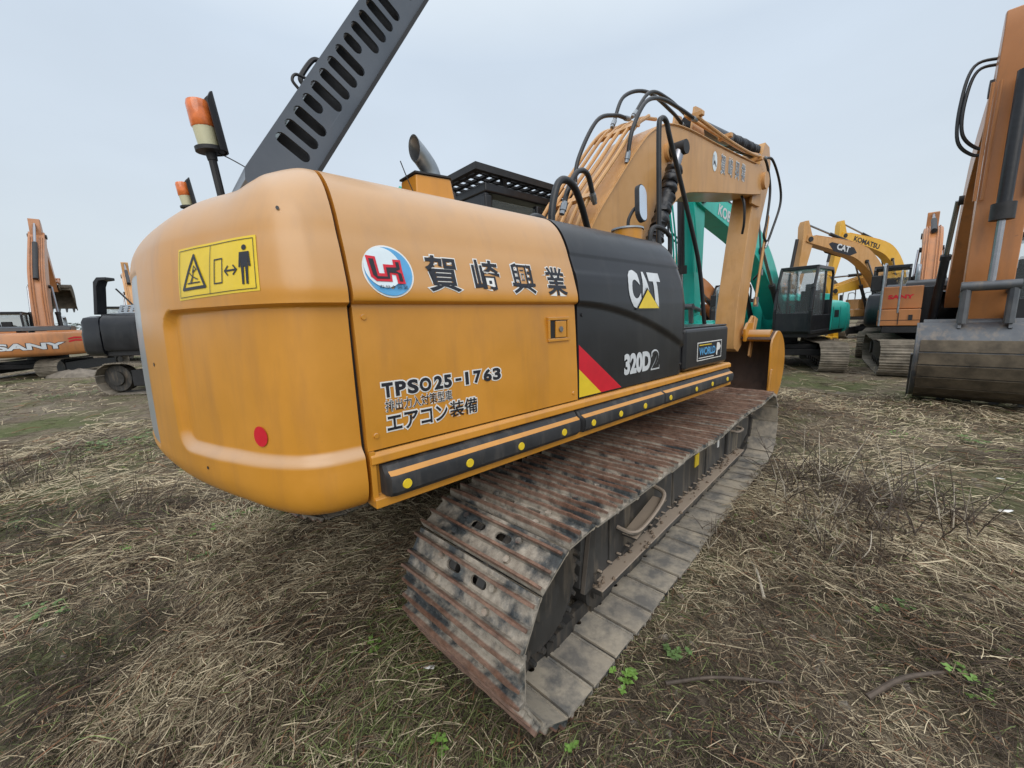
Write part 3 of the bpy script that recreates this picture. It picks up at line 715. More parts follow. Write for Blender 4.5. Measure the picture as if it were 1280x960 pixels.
# bucket cylinder, links
a_, b_ = Vector((5.86, -.06, 3.35)), Vector((5.28, -.06, 1.45)); d = b_-a_
c = MB().tube([a_, a_+d*.62], .062, 14).build('bucket_cylinder', MT['boomp'], EX); MB().tube([a_+d*.6, b_], .04, 12).build('rod', MT['chrome'], c)
mb = MB()
for y in (-.28, .16):
    mb.prism([(5.22,1.52),(5.36,1.50),(5.32,1.30),(5.0,1.22),(4.92,1.30)], y-.02, y+.02)
    mb.prism([(5.24,1.50),(5.38,1.46),(5.20,1.00),(5.16,.80),(5.04,.84),(5.08,1.02)], y-.05, y-.022)
mb.build('bucket_link', MT['boomp'], EX, bevel=.01)
mb = MB(); mb.tube([(5.75, -.27, 3.2), (5.42, -.27, 1.9)], .018, 8); mb.tube([(5.62, -.30, 3.2), (5.32, -.30, 2.0), (5.26, -.30, 1.7)], .02, 8); mb.build('stick_pipe', MT['boomp'], ST)
mb = MB(); mb.box((5.44, -.30, 2.25), (.07, .05, .1)); mb.box((5.30, -.30, 1.75), (.07, .06, .16)); mb.build('pipe_clamp', MT['zinc'], ST)

# bucket, open side towards the machine
def bucket(name, M, w, mats, parent, teeth=True, sub=True, wear=None):
    """profile in local XZ: pins at the origin; opening faces -x"""
    outer = cr([(-.02,.10),(.22,.20),(.48,.10),(.66,-.16),(.68,-.48),(.52,-.80),(.22,-1.02),(-.12,-1.16)], 5)
    inner = [(p[0]*.955-.01, p[1]*.955-.012) for p in outer]
    mb = MB(M); mb.prism([tuple(p) for p in outer]+[tuple(p) for p in reversed(inner)], -w/2, w/2, 0)
    sh = mb.build(name, mats[0], parent, bevel=0)
    for s in (-1, 1):
        mb = MB(M); sp_ = [tuple(p) for p in outer]+[(-.20,-1.14),(-.16,-.9),(-.12,-.55),(-.10,-.2),(-.08,.02)]
        mb.prism(sp_, s*(w/2), s*(w/2+.028), 0); mb.prism([(-.14,-1.22),(-.26,-1.19),(-.20,-.7),(-.11,-.4),(-.04,-.4),(-.1,-.8)], s*(w/2+.029), s*(w/2+.055), 0)
        mb.build('side_plate', mats[1], sh, bevel=.004)
    mb = MB(M)
    for y in (-.24, .24): mb.prism([(-.08,.05),(-.10,.26),(.02,.36),(.30,.34),(.42,.16),(.2,.1)], y-.02, y+.02)
    mb.build('bucket_ear', mats[1], sh, bevel=.006)
    MB(M).cyl((.12, -w/2+.04, .13), (.12, w/2-.04, .13), .10, 20).build('bucket_tube', mats[1], sh)
    if wear:
        for k in range(9):
            i0 = 12+k*3; i1 = i0+3
            if i1 >= len(outer): break
            p, q = outer[i0], outer[i1]; d = Vector((q[0]-p[0], q[1]-p[1])).normalized(); nn = Vector((-d.y, d.x)); q = (q[0]-d.x*.015, q[1]-d.y*.015)
            MB(M).prism([(p[0], p[1]), (q[0], q[1]), (q[0]+nn.x*.022, q[1]+nn.y*.022), (p[0]+nn.x*.022, p[1]+nn.y*.022)], -w/2+.03, w/2-.03).build('wear_plate', wear, sh, bevel=.004)
    if teeth:
        for k in range(5):
            y = -w/2+.08+(w-.16)*k/4
            mb = MB(M); mb.loft([[(-.04,y-.05,-1.10),(-.04,y+.05,-1.10),(-.02,y+.05,-1.19),(-.02,y-.05,-1.19)], [(-.34,y-.025,-1.235),(-.34,y+.025,-1.235),(-.34,y+.025,-1.255),(-.34,y-.025,-1.255)]])
            mb.build('tooth', mats[2], sh)
    return sh
bkm = Matrix.Translation((4.95, -.06, 1.05)) @ Matrix.Rotation(R(-4), 4, 'Y') @ Matrix.Scale(.99, 4)
bucket('bucket', bkm, 1.24, [MT['rustbkt'], MT['yellow'], MT['worn']], EX)

# --- pipes and hoses on the boom --------------------------------------------
top = [(.46,2.30),(.66,2.62),(1.04,3.02),(1.42,3.42),(1.66,3.58),(1.96,3.66)]
for i, y in enumerate((-.30, -.22, -.12, -.03, .07, .15)):
    e = 4 if i in (0, 2) else 5
    pts = [(p[0]-.05-.012*i, y, p[1]+.02) for p in top[:e+1]]
    MB().hose([(.36, y, 2.0)]+pts, .019, 8, 5).build('boom_pipe', MT['boomp'], EX)
for p in (top[1], top[3]): MB().box((p[0]-.05, -.07, p[1]+.035), (.07, .52, .035), rot=Matrix.Rotation(R(-45), 3, 'Y')).build('pipe_bracket', MT['boomp'], EX)
MB().hose([(3.0,-.36,3.80),(2.6,-.35,3.86),(3.6,-.37,3.84),(4.4,-.37,3.88),(4.95,-.37,3.95)][1:], .020, 8).build('boom_pipe', MT['boomp'], EX)
MB().hose([(2.5,-.26,3.88),(3.6,-.28,3.90),(4.4,-.28,3.94),(4.95,-.28,4.02)], .020, 8).build('boom_pipe', MT['boomp'], EX)
for x in (2.65, 3.55, 4.8): MB().box((x, -.32, 3.90), (.07, .17, .05)).build('pipe_clamp', MT['boomp'], EX, bevel=.005)
def hose(pts, r=.019, fit=True):
    o = MB().hose(pts, r, 8, 8).build('hydraulic_hose', MT['hose'], EX, ang=60)
    if fit:
        for a_, b_ in ((0, 1), (-1, -2)):
            p, q = Vector(pts[a_]), Vector(pts[b_]); d = (q-p).normalized()
            MB().tube([p-d*.05, p-d*.02, p-d*.019, p+d*.04, p+d*.041, p+d*.055], [r*1.0, r*1.0, r*1.3, r*1.3, r*1.12, r*1.12], 8).build('hose_fitting', MT['zinc'], o)
hose([(1.18,-.33,3.10),(1.22,-.36,3.36),(1.45,-.36,3.66),(1.8,-.34,3.80),(2.25,-.33,3.84),(2.6,-.33,3.84)], .020)
hose([(.72,-.05,2.80),(.78,-.05,3.08),(1.05,-.06,3.48),(1.35,-.06,3.62),(1.6,-.06,3.66)], .020)
hose([(1.5,.05,3.62),(1.7,.05,3.95),(2.1,0,4.10),(2.6,-.05,4.02),(2.9,-.05,3.95)], .020)
hose([(1.5,-.2,3.62),(1.8,-.2,3.92),(2.2,-.2,3.98),(2.7,-.22,3.92)], .019)
hose([(.58,-.35,2.25),(.30,-.45,2.52),(.12,-.5,2.62),(-.02,-.5,2.60),(-.10,-.5,2.40),(-.11,-.5,2.2)], .028)
hose([(.60,-.36,2.62),(.46,-.4,2.78),(.30,-.42,2.76),(.18,-.42,2.6),(.12,-.42,2.45)], .022)
hose([(-.42,-.55,2.15),(-.38,-.55,2.27),(-.28,-.55,2.29),(-.18,-.55,2.22),(-.15,-.55,2.1)], .03, False)
hose([(.18,-.6,2.12),(.24,-.6,2.25),(.34,-.6,2.25),(.38,-.6,2.1)], .018, False)
hose([(4.98,-.38,3.95),(5.30,-.40,3.98),(5.66,-.42,3.72),(5.80,-.42,3.40),(5.60,-.38,2.95),(5.50,-.34,2.70)], .019)
hose([(5.0,-.28,4.02),(5.32,-.30,4.0),(5.52,-.33,3.6),(5.46,-.33,3.1),(5.40,-.32,2.85),(5.56,-.32,2.75)], .020)
hose([(4.5,-.24,3.35),(4.46,-.30,3.2),(4.50,-.30,2.95),(4.6,-.25,2.8)], .018, False)
MB().hose([(.96,-.8,2.05),(.93,-.8,2.6),(.90,-.8,3.10),(.93,-.8,3.20),(1.02,-.8,3.20),(1.10,-.8,3.08),(1.45,-.8,2.60),(1.80,-.8,2.06),(2.00,-.8,1.45)], .021, 10).build('hydraulic_hose', MT['hose'], EX, ang=60)
MB().hose([(.52,-.95,2.10),(.54,-.95,2.22),(.60,-.95,2.27),(.72,-.95,2.27),(.82,-.95,2.24),(.86,-.95,2.15),(.86,-.95,1.48)], .018, 10).build('handrail', MT['dark'], EX)
# pre-cleaner and mirror
c = MB().tube([(.16,-.98,2.06),(.16,-.98,2.185)], [.10,.105], 28).build('filler_pot', MT['yellow'], EX)
MB().tube([(.16,-.98,2.185),(.16,-.98,2.197)], [.114,.112], 28).build('pot_lid', MT['greyplate'], c)
mr = MB(); M_ = Matrix.Translation((.30,-1.0,2.385)) @ Matrix.Rotation(R(92), 4, 'Z') @ Matrix.Rotation(R(10), 4, 'Y') @ Matrix.Rotation(R(14), 4, 'X'); mr.M = M_
vs, fs = plate2d(oval(0, 0, .12, .28, 8), [], .03); mr.add([(v[2], v[0], v[1]) for v in vs], fs)
mo = mr.build('mirror', MT['dark'], EX, bevel=.006)
mr = MB(M_); vs, fs = plate2d(oval(0, 0, .104, .264, 8), [], .002); mr.add([(v[2]-.0175, v[0], v[1]) for v in vs], fs); mr.build('mirror_glass', MT['mirror'], mo)
MB().hose([(.24,-.97,2.12),(.20,-.96,2.24),(.24,-.97,2.33),(.30,-.99,2.38)], .012, 8).build('mirror_arm', MT['dark'], mo)

# --- tracks --------------------------------------------------------------
DT = YT-YU
MTk = Matrix.Rotation(DT, 4, 'Z')
def track_path():
    P = []
    rc, rr, fc, fr = (-1.465, .405), .368, (2.03, .390), .352
    for k in range(0, 41):
        t = k/40; x = rc[0]+(fc[0]-rc[0])*t; z = rc[1]+rr+(fc[1]+fr-rc[1]-rr)*t
        z -= .018*math.sin(math.pi*min(1, max(0, (x-.95)/1.07)))**2+.028*math.sin(math.pi*min(1, max(0, (x+.35)/1.25)))**2 + .008*math.sin(math.pi*min(1, max(0, (x+1.4)/1.05)))**2
        P.append((x, z))
    for k in range(1, 24):
        a = math.pi/2-math.pi*k/24; P.append((fc[0]+fr*math.cos(a), fc[1]+fr*math.sin(a)))
    P += [(fc[0]-k*.15, .036) for k in range(0, 23) if fc[0]-k*.15 > -1.35]
    for k in range(0, 24):
        a = -math.pi/2-math.pi*k/24; P.append((rc[0]+rr*math.cos(a), rc[1]+rr*math.sin(a)))
    return P
TP = np.array(track_path()); TPc = np.vstack([TP, TP[:1]]); TD = np.r_[0, np.cumsum(np.hypot(*np.diff(TPc, axis=0).T))]
NS = 49; PITCH = TD[-1]/NS
def tpos(s):
    s %= TD[-1]; return np.array([np.interp(s, TD, TPc[:, 0]), np.interp(s, TD, TPc[:, 1])])
def make_shoe_mesh(W, seed):
    rn = random.Random(seed); h = PITCH/2
    holes = [oval(.022, sy*.075, .034, .085) for sy in (-1, 1)]
    vs, fs = plate2d([(-h+.008,-W/2),(h-.008,-W/2),(h-.008,W/2),(-h+.008,W/2)], holes, .011)
    mb = MB(); mb.add(vs, fs)
    for gx, gh in ((-.080, .040), (-.018, .036), (.058, .036)):
        rows = []; n = 14
        for k in range(n+1):
            y = -W/2+W*k/n; j = rn.uniform(-.0035, .002); e = -.004 if k in (0, n) else 0
            rows.append([(gx-.0105, y, .004), (gx-.0055, y, gh+j+e), (gx+.0045, y, gh+j+e-.001), (gx+.0095, y, .004)])
        mb.loft(rows)
    mb.box((-h+.010, 0, .000), (.012, W-.004, .016)); mb.box((h-.016, 0, -.009), (.016, W-.006, .009))
    for sx in (-.052, .030):
        for sy in (-.155, .155): mb.cyl((sx+.004, sy, .004), (sx+.004, sy, .021), .014, 6)
    return mb
TRK = {}
for nm_, yc, lab in (('right', -1.277, None), ('left', 1.09, None)):
    W = .70
    tr = empty('track', (0, 0, 0), parent=EX); TRK[nm_] = tr
    protos = []
    for s in range(NS):
        a = tpos((s-.5)*PITCH); b_ = tpos((s+.5)*PITCH); t = (b_-a); t /= np.hypot(*t); nrm = np.array([-t[1], t[0]]); c = (a+b_)/2
        if len(protos) < 6:
            o = make_shoe_mesh(W, s+len(TRK)*50).build('track_shoe', MT['track'], tr, ang=30); protos.append(o.data)
        else:
            o = bpy.data.objects.new('track_shoe', protos[random.randrange(6)]); COL.objects.link(o); o.parent = tr
        jt = random.uniform(-.004, .004)
        m3 = Matrix(((t[0], 0, nrm[0], c[0]), (0, 1, 0, yc+jt), (t[1], 0, nrm[1], c[1]), (0, 0, 0, 1)))
        if random.random() < .0: m3 = m3 @ Matrix.Rotation(math.pi, 4, 'Z')
        o.matrix_local = MTk @ m3 @ Matrix.Rotation(random.gauss(0, .012), 4, 'Y') @ Matrix.Rotation(random.gauss(0, .004), 4, 'X')
    # link chain
    mb = MB(MTk)
    for s in range(NS):
        a = tpos((s-.5)*PITCH); b_ = tpos((s+.5)*PITCH); t = (b_-a); t /= np.hypot(*t); nrm = np.array([-t[1], t[0]])
        q0, q1 = a-nrm*.05-t*.015, b_-nrm*.05+t*.015
        for yy in (-.085, .085):
            mb.prism([tuple(q0+nrm*.045), tuple(q1+nrm*.045), tuple(q1-nrm*.03), tuple(q0-nrm*.03)], yc+yy-.02+(.008 if s % 2 else -.008), yc+yy+.02+(.008 if s % 2 else -.008))
        mb.cyl((a[0]-nrm[0]*.055, yc-.09, a[1]-nrm[1]*.055), (a[0]-nrm[0]*.055, yc+.09, a[1]-nrm[1]*.055), .024, 8)
    mb.build('track_chain', MT['mudsteel'], tr, ang=30)
    # sprocket
    out = []
    nt_ = 21; c0 = (-1.465, .405)
    for k in range(nt_):
        for f, r_ in ((0, .290), (.25, .318), (.5, .318), (.75, .290)): a = 2*math.pi*(k+f)/nt_; out.append((c0[0]+r_*math.cos(a), c0[1]+r_*math.sin(a)))
    mb = MB(MTk); mb.prism(out, yc-.035, yc+.035); sg = -1 if yc < 0 else 1
    for r_, e in ((.285, .10), (.25, .135), (.21, .15), (.09, .165)): mb.cyl((c0[0], yc-sg*.2, c0[1]), (c0[0], yc+sg*e, c0[1]), r_, 32)
    for k in range(20):
        a = 2*math.pi*k/20; mb.cyl((c0[0]+.268*math.cos(a), yc+sg*.10, c0[1]+.268*math.sin(a)), (c0[0]+.268*math.cos(a), yc+sg*.122, c0[1]+.268*math.sin(a)), .016, 6)
    for k in range(25):
        a = 2*math.pi*k/25; rr_ = .292+random.uniform(-.008, .012); q = (c0[0]+rr_*math.cos(a), c0[1]+rr_*math.sin(a)); w_ = random.uniform(.018, .028)
        mb.tube([(q[0], yc, q[1]), (q[0], yc+sg*.10, q[1]), (q[0], yc+sg*random.uniform(.12, .15), q[1])], [w_, w_, w_*.55], 7)
    mb.build('sprocket', MT['mudsteel'], tr, ang=30)
    mb = MB(MTk); mb.cyl((2.03, yc-.08, .39), (2.03, yc+.08, .39), .27, 36); mb.cyl((2.03, yc-.12, .39), (2.03, yc+.12, .39), .12, 24); mb.build('idler', MT['mudsteel'], tr, ang=30)
    for k in range(8):
        x = -1.0+.37*k; mb = MB(MTk); mb.cyl((x, yc-.115, .160), (x, yc+.115, .160), .085, 18); mb.cyl((x, yc-.135, .165), (x, yc+.135, .165), .045, 12); mb.build('track_roller', MT['mudsteel'], tr, ang=30)
    for x in (-.38, .92): MB(MTk).cyl((x, yc-.1, .60), (x, yc+.1, .60), .06, 16).build('carrier_roller', MT['mudsteel'], tr)
    # frame
    mb = MB(MTk); fy0, fy1 = (yc-.10, yc+.15)
    mb.prism([(-1.12,.22),(-1.10,.56),(-1.02,.60),(-.3,.57),(1.2,.54),(1.65,.52),(1.72,.46),(1.72,.24),(1.6,.20),(-1.05,.20)], fy0, fy1)
    yo = fy0 if yc < 0 else fy1
    mb.prism([(-1.04,.170),(1.74,.170),(1.74,.205),(-1.04,.205)], yo-.085 if yc < 0 else yo-.03, yo+.03 if yc < 0 else yo+.085)
    mb.prism([(1.35,.24),(1.82,.20),(2.10,.28),(2.10,.46),(1.72,.53),(1.35,.54)], yo-.025, yo-.001)
    mb.prism([(-1.12,.20),(-1.05,.60),(-1.0,.60),(-1.04,.20)], yo-.03, yo-.001)
    for xx in (-.82, .08, .80): mb.box((xx, yo-.004 if yc < 0 else yo+.004, .38), (.035, .012, .32))
    for k in range(26): mb.cyl((-.95+.104*k, yo-(.03 if yc < 0 else -.03), .24), (-.95+.104*k, yo, .24), .010, 6)
    fr_ = mb.build('track_frame', MT['frame'], tr, bevel=.012)
    mb = MB(MTk)
    for x in (-.12, .98): mb.prism([(x-.11,.10),(x+.11,.10),(x+.15,.19),(x-.15,.19)], yo-.03, yo-.004)
    mb.build('chain_guide', MT['frame'], fr_, bevel=.008)
    mb = MB(MTk); s_ = -1 if yc < 0 else 1
    mb.hose([(-.74, yo, .40), (-.72, yo+s_*.08, .385), (-.62, yo+s_*.10, .38), (-.4, yo+s_*.10, .42), (-.28, yo+s_*.08, .46), (-.25, yo, .48)], .014, 8)
    mb.box((-.5, yo+s_*.06, .385), (.42, .09, .012), rot=Matrix.Rotation(R(-11), 3, 'Y'))
    mb.build('step', MT['frame'], fr_)
    mb = MB(MTk); mb.hose([(1.45, yo, .46), (1.47, yo+s_*.08, .45), (1.62, yo+s_*.08, .45), (1.64, yo, .46)], .014, 8); mb.build('step', MT['frame'], fr_)
    if yc < 0:
        mb = MB(MTk); mb.box((.56, yo-.004, .42), (.09, .006, .10)); mb.build('warning_label', MT['decaly'], fr_)
        mb = MB(MTk); mb.box((1.12, yo-.004, .44), (.04, .006, .12)); mb.build('paper_tag', MT['white'], fr_)
    # mud clods caked along the frame ledge and rollers
    mb = MB(MTk)
    for k in range(70):
        x = random.uniform(-1.1, 1.7); s0 = random.uniform(.005, .018); c = Vector((x, yo-(.085 if yc < 0 else -.085)*random.random(), random.choice((.21, .205))+random.uniform(0, .012)))
        if c.z < .15: c.y += -.06 if yc < 0 else .06
        vs = []; 
        for (a, b_, cc) in ((1,0,0),(-1,0,0),(0,1,0),(0,-1,0),(0,0,1),(0,0,-1)): vs.append(c+Vector((a, b_, cc))*s0*random.uniform(.6, 1.2))
        mb.add(vs, [(0,2,4),(2,1,4),(1,3,4),(3,0,4),(2,0,5),(1,2,5),(3,1,5),(0,3,5)])
    mb.build('caked_mud', MT['mudclod'], tr)['kind'] = 'stuff'
mb = MB(MTk); mb.box((.27, -.1, .58), (1.5, 1.9, .30)); mb.box((-.5, -.1, .5), (.5, 2.2, .22), rot=None); mb.box((1.1, -.1, .5), (.5, 2.2, .22)); mb.cyl((.27, 0, .7), (.27, 0, .82), .58, 36)
mb.build('carbody', MT['mudsteel'], EX, bevel=.03)
# ------------------------------------------------------------------ other excavators in the yard
def rot2(p, a): return (p[0]*math.cos(a)-p[1]*math.sin(a), p[0]*math.sin(a)+p[1]*math.cos(a))
def digger(loc, yaw, tyaw, label, body, arm, cw=None, cab='black', hoodm='black', e=30, st=-90, bk=0, hood_up=False, cwtext=None, boomtext=None, boxtext=None, near=False, bkm=None, rails=False, scale=1.0, blen=5.7, slen=2.9, cabside=1, group='excavators parked around the yard', dark_side=False, stripe=None, arch=1.0, zs=1.0):
    ex = empty('excavator', (loc[0], loc[1], 0), R(yaw), label, 'excavator', group); ex.scale = (scale, scale, scale*zs)
    bodym, armm, cwm, cabm, hm = MT[body], MT[arm], MT[cw or body], MT[cab], MT[hoodm]
    # tracks
    Mt = Matrix.Rotation(R(tyaw-yaw), 4, 'Z')
    for sy in (-1, 1):
        tr = empty('track', (0, 0, 0), parent=ex); yc = sy*1.17; W = .62
        P = []
        for k in range(31): t = k/30; x = -1.75+3.5*t; P.append((x, .80-.05*math.sin(math.pi*t)**2))
        for k in range(1, 14): a = math.pi/2-math.pi*k/14; P.append((1.75+.38*math.cos(a), .42+.38*math.sin(a)))
        P += [(1.75-3.5*k/30, .03) for k in range(31)]
        for k in range(1, 14): a = -math.pi/2-math.pi*k/14; P.append((-1.75+.385*math.cos(a), .415+.385*math.sin(a)))
        Pa = np.array(P+[P[0]]); D = np.r_[0, np.cumsum(np.hypot(*np.diff(Pa, axis=0).T))]; n = 46
        q = lambda s: np.array([np.interp(s % D[-1], D, Pa[:, 0]), np.interp(s % D[-1], D, Pa[:, 1])])
        mb = MB(Mt)
        for s in range(n):
            a, b = q((s-.5)*D[-1]/n), q((s+.5)*D[-1]/n); t = b-a; l = np.hypot(*t); t = t/l; nr = np.array([-t[1], t[0]]); c = (a+b)/2
            pr = [(-l/2+.004, 0), (l/2-.004, 0), (l/2-.004, .012), (l*.42, .014), (l*.40, .034), (l*.34, .034), (l*.32, .014), (.015, .014), (.008, .032), (-.01, .032), (-.018, .014), (-l*.32, .014), (-l*.34, .034), (-l*.42, .034), (-l*.45, .014), (-l/2+.004, .012)]
            mb.prism([tuple(c+t*x+nr*z) for x, z in pr], yc-W/2+random.uniform(-.006, .006), yc+W/2+random.uniform(-.006, .006))
        mb.build('track_belt', MT['oldtrack'], tr, ang=25)
        mb = MB(Mt); mb.prism([(-1.4,.2),(-1.4,.62),(0,.66),(1.5,.56),(1.6,.22)], yc-.14, yc+.14)
        mb.build('track_frame', MT['dark'], tr, bevel=.02)
        for x in (-1.75, 1.75):
            mb = MB(Mt); mb.cyl((x, yc-.12, .42), (x, yc+.12, .42), .33, 28); mb.cyl((x, yc-.17, .42), (x, yc+.17, .42), .18, 20); mb.build('drive_wheel' if x < 0 else 'idler', MT['mudsteel'], tr, ang=30)
        if near:
            for k in range(7): MB(Mt).cyl((-1.2+.4*k, yc-.16, .16), (-1.2+.4*k, yc+.16, .16), .08, 14).build('track_roller', MT['mudsteel'], tr, ang=30)
    mb = MB(Mt); mb.box((0, 0, .58), (1.6, 1.9, .3)); mb.box((-.9, 0, .5), (.4, 2.2, .2)); mb.box((.9, 0, .5), (.4, 2.2, .2)); mb.cyl((0, 0, .7), (0, 0, .98), .55, 28); mb.build('carbody', MT['dark'], ex, bevel=.02)
    MB().box((-.2, 0, 1.06), (3.6, 2.5, .16)).build('deck', MT['dark'], ex, bevel=.02)
    # counterweight
    rings = []
    for z, ins in ((.98,.30),(1.0,.12),(1.06,.03),(1.15,0),(1.55,0),(1.62,.02),(1.85,.03),(1.95,.08),(1.99,.2)):
        r = []
        for k in range(25):
            a = math.pi-R(32)+R(64)*k/24; rr = 2.72-ins; x = rr*math.cos(a); y = rr*math.sin(a); y = max(-1.36+ins*.8, min(1.36-ins*.8, y)); r.append((x, y, z))
        rings.append([(-1.92, 1.36-ins*.8, z)]+r+[(-1.92, -1.36+ins*.8, z)])
    CWt = MB().loft(rings).build('counterweight', cwm, ex, ang=40, bevel=0)
    if cwtext:
        def cp(u, v, l):
            a = math.pi+u/2.72; return ((2.72+l)*math.cos(a), (2.72+l)*math.sin(a)*1.0, v)
        lettering('lettering', [(cwtext, -.78, .82, 1.28, 1.56, .045, .085, 0)], cp, (MT['letter'], MT['dark']), CWt, eps=(.004, .010))
        mb = MB()
        for z in (1.72, 1.60): strip_on(mb, [(.95, z-.03), (1.1, z+.02), (1.25, z+.01)], .06, cp, .006, 0)
        mb.build('red_marking', MT['red'], CWt, smooth=False, fixn=False)
    # engine house: side boxes with rounded tops
    for sy in (-1, 1):
        x1 = .45 if sy < 0 else -.15
        pr = [(sy*.35, 1.12),(sy*1.33, 1.12),(sy*1.35,1.2),(sy*1.35,1.75),(sy*1.31,1.92),(sy*1.2,2.02),(sy*1.0,2.06),(sy*.35,2.06)]
        o = MB().prism(pr, -1.90, x1, axis='x').build('side_panel', MT['black'] if dark_side else bodym, ex, bevel=.015)
        mb = MB()
        for x in (-1.05, -.25): mb.box((x, sy*1.352, 1.5), (.012, .006, .68))
        mb.box((-.65, sy*1.352, 1.62), (.5, .006, .22)); mb.build('side_vent', MT['dark'], o)
        if stripe:
            mb = MB(); mb.prism([(-.05,1.2),(.25,1.2),(.25,1.85),(.18,1.85)], sy*1.352, sy*1.358); mb.build('side_stripe', MT[stripe], o)
    if hood_up:
        hs = empty('hood', (0, 0, 0), parent=ex)
        mb = MB(); mb.prism([(-2.25,2.03),(-2.15,2.05),(-2.05,2.72),(-1.98,2.86),(-1.80,2.88),(-1.80,2.95),(-2.02,2.95),(-2.12,2.84)], -1.06, -.80); mb.build('hood_skin', hm, hs, bevel=.015)
        mb = MB(); mb.tube([(-1.5, -.6, 2.1), (-2.0, -.6, 2.7)], .02, 8); mb.build('gas_strut', MT['dark'], hs)
        vs, f2 = plate2d([(-1.5,-.6),(.0,-.6),(.0,.6),(-1.5,.6)], [oval(-1.4+.14*k, -.3+.3*j, .07, .2) for k in range(10) for j in range(3)], .03)
        mb = MB(Matrix.Translation((-.2, -.95, 2.15)) @ Matrix.Rotation(R(62), 4, 'X') @ Matrix.Diagonal((1, .2, 1, 1))); mb.add(vs, f2); mb.build('louvre_panel', MT['zinc'], ex)
    else:
        MB().prism([(-1.86,2.06),(-1.78,2.22),(-1.6,2.27),(-.55,2.27),(-.4,2.2),(-.35,2.06)], -.95, .95).build('hood', hm, ex, bevel=.03)
    MB().hose([(-.95,-.75,2.2),(-.95,-.75,2.5),(-1.0,-.75,2.62),(-1.1,-.75,2.68)], .05, 12).build('exhaust_pipe', MT['zinc'], ex)
    # cab
    cb = empty('cab', (0, 0, 0), parent=ex); mb = MB(); s = cabside
    x0, x1, y0, y1 = .02, 1.78, .42, 1.36
    side = [(x0,1.14),(x1,1.14),(x1+.04,1.75),(x1-.06,2.35),(x1-.28,2.92),(x0+.12,2.94),(x0,2.8)]
    for y in (y0, y1-.07):
        A = [(p[0], p[1]) for p in side]
        for i in range(len(A)):
            p, q = A[i], A[(i+1) % len(A)]; d = Vector((q[0]-p[0], q[1]-p[1])); nn = Vector((-d.y, d.x)).normalized()*.045
            mb.prism([(p[0]+nn.x, p[1]+nn.y), (q[0]+nn.x, q[1]+nn.y), (q[0]-nn.x, q[1]-nn.y), (p[0]-nn.x, p[1]-nn.y)], s*(y+(.001*i)), s*(y+.07-(.001*i)))
        mb.prism([(x0,1.14),(x1,1.14),(x1+.03,1.62),(x0,1.62)], s*(y+.02), s*(y+.06)); mb.box((.78, s*(y+.035), 2.2), (.08, .06, 1.3))
    mb.box(((x0+x1-.2)/2, s*.89, 2.93), (x1-x0-.3, .92, .10)); mb.box((.9, s*.89, 1.18), (1.74, .9, .10)); mb.box((x0+.03, s*.89, 1.6), (.06, .86, .9)); mb.box((x1+.02, s*.89, 1.42), (.05, .86, .52))
    mb.build('cab_frame', cabm, cb, bevel=.015)
    mb = MB(); mb.prism([(x0+.05,1.62),(x1-.02,1.62),(x1-.07,2.33),(x1-.30,2.86),(x0+.1,2.86)], s*(y0+.03), s*(y0+.036)); mb.prism([(.85,1.62),(x1-.02,1.62),(x1-.07,2.33),(x1-.30,2.86),(.85,2.86)], s*(y1-.036), s*(y1-.03))
    mb.add([(x1+.03, s*(y0+.06), 1.68), (x1+.03, s*(y1-.08), 1.68), (x1-.05, s*(y1-.08), 2.35), (x1-.05, s*(y0+.06), 2.35), (x1-.27, s*(y1-.08), 2.88), (x1-.27, s*(y0+.06), 2.88)], [(0,1,2,3),(3,2,4,5)])
    mb.build('cab_glass', MT['glass'], cb, smooth=False)
    mb = MB(); mb.box((.6, s*.9, 1.62), (.5, .5, .16)); mb.box((.36, s*.9, 1.98), (.14, .48, .7)); mb.box((.36, s*.9, 2.42), (.1, .28, .22)); mb.build('seat', MT['dark'], cb, bevel=.03)
    mb = MB()
    for yy in (.7, 1.1): mb.tube([(1.35, s*yy, 1.25), (1.38, s*yy, 1.9)], .02, 8)
    mb.build('control_lever', MT['dark'], cb)
    # toolbox and handrail in front on the boom's other side
    tb = MB().box((1.05, -s*.98, 1.34), (1.15, .72, .38)).build('step_box', bodym, ex, bevel=.02)
    t2 = MB().box((.93, -s*.98, 1.80), (.90, .72, .52)).build('fuel_tank', bodym, ex, bevel=.02)
    if near:
        mb = MB(); mb.box((1.633, -s*.98, 1.32), (.012, .012, .28)); mb.box((1.632, -s*.78, 1.34), (.02, .07, .12)); mb.build('box_latch', MT['dark'], tb)
        MB().box((1.05, -s*.98, 1.28), (1.158, .728, .012)).build('box_seam', MT['dark'], tb)
    if boxtext:
        def bxp(u, v, l): return (1.382+l, -s*.98+u, v+.15)
        lettering('lettering', [(boxtext, -.22, .22, 1.62, 1.72, .05, None, 0)], bxp, (MT['red'], MT['red']), t2)
    mb = MB()
    rl = [(1.62,-s*1.30,1.15),(1.62,-s*1.30,2.35),(1.56,-s*1.30,2.55),(1.35,-s*1.30,2.6),(.95,-s*1.30,2.6),(.85,-s*1.30,2.5),(.85,-s*1.30,1.85)]
    mb.hose(rl, .024, 8, 4); mb.hose([(1.62,-s*1.0,1.45),(1.62,-s*1.0,2.3),(1.5,-s*1.0,2.4),(1.3,-s*1.0,2.4),(1.2,-s*1.0,2.3),(1.2,-s*1.0,1.85)], .02, 8, 4)
    mb.build('handrail', MT['zinc'], ex)
    mb = MB(); mb.box((1.58, -s*1.42, 2.15), (.05, .2, .36)); mb.build('mirror', MT['dark'], ex, bevel=.02)
    # boom
    F = (.35, 1.62); ea = R(e); k_ = blen/5.7
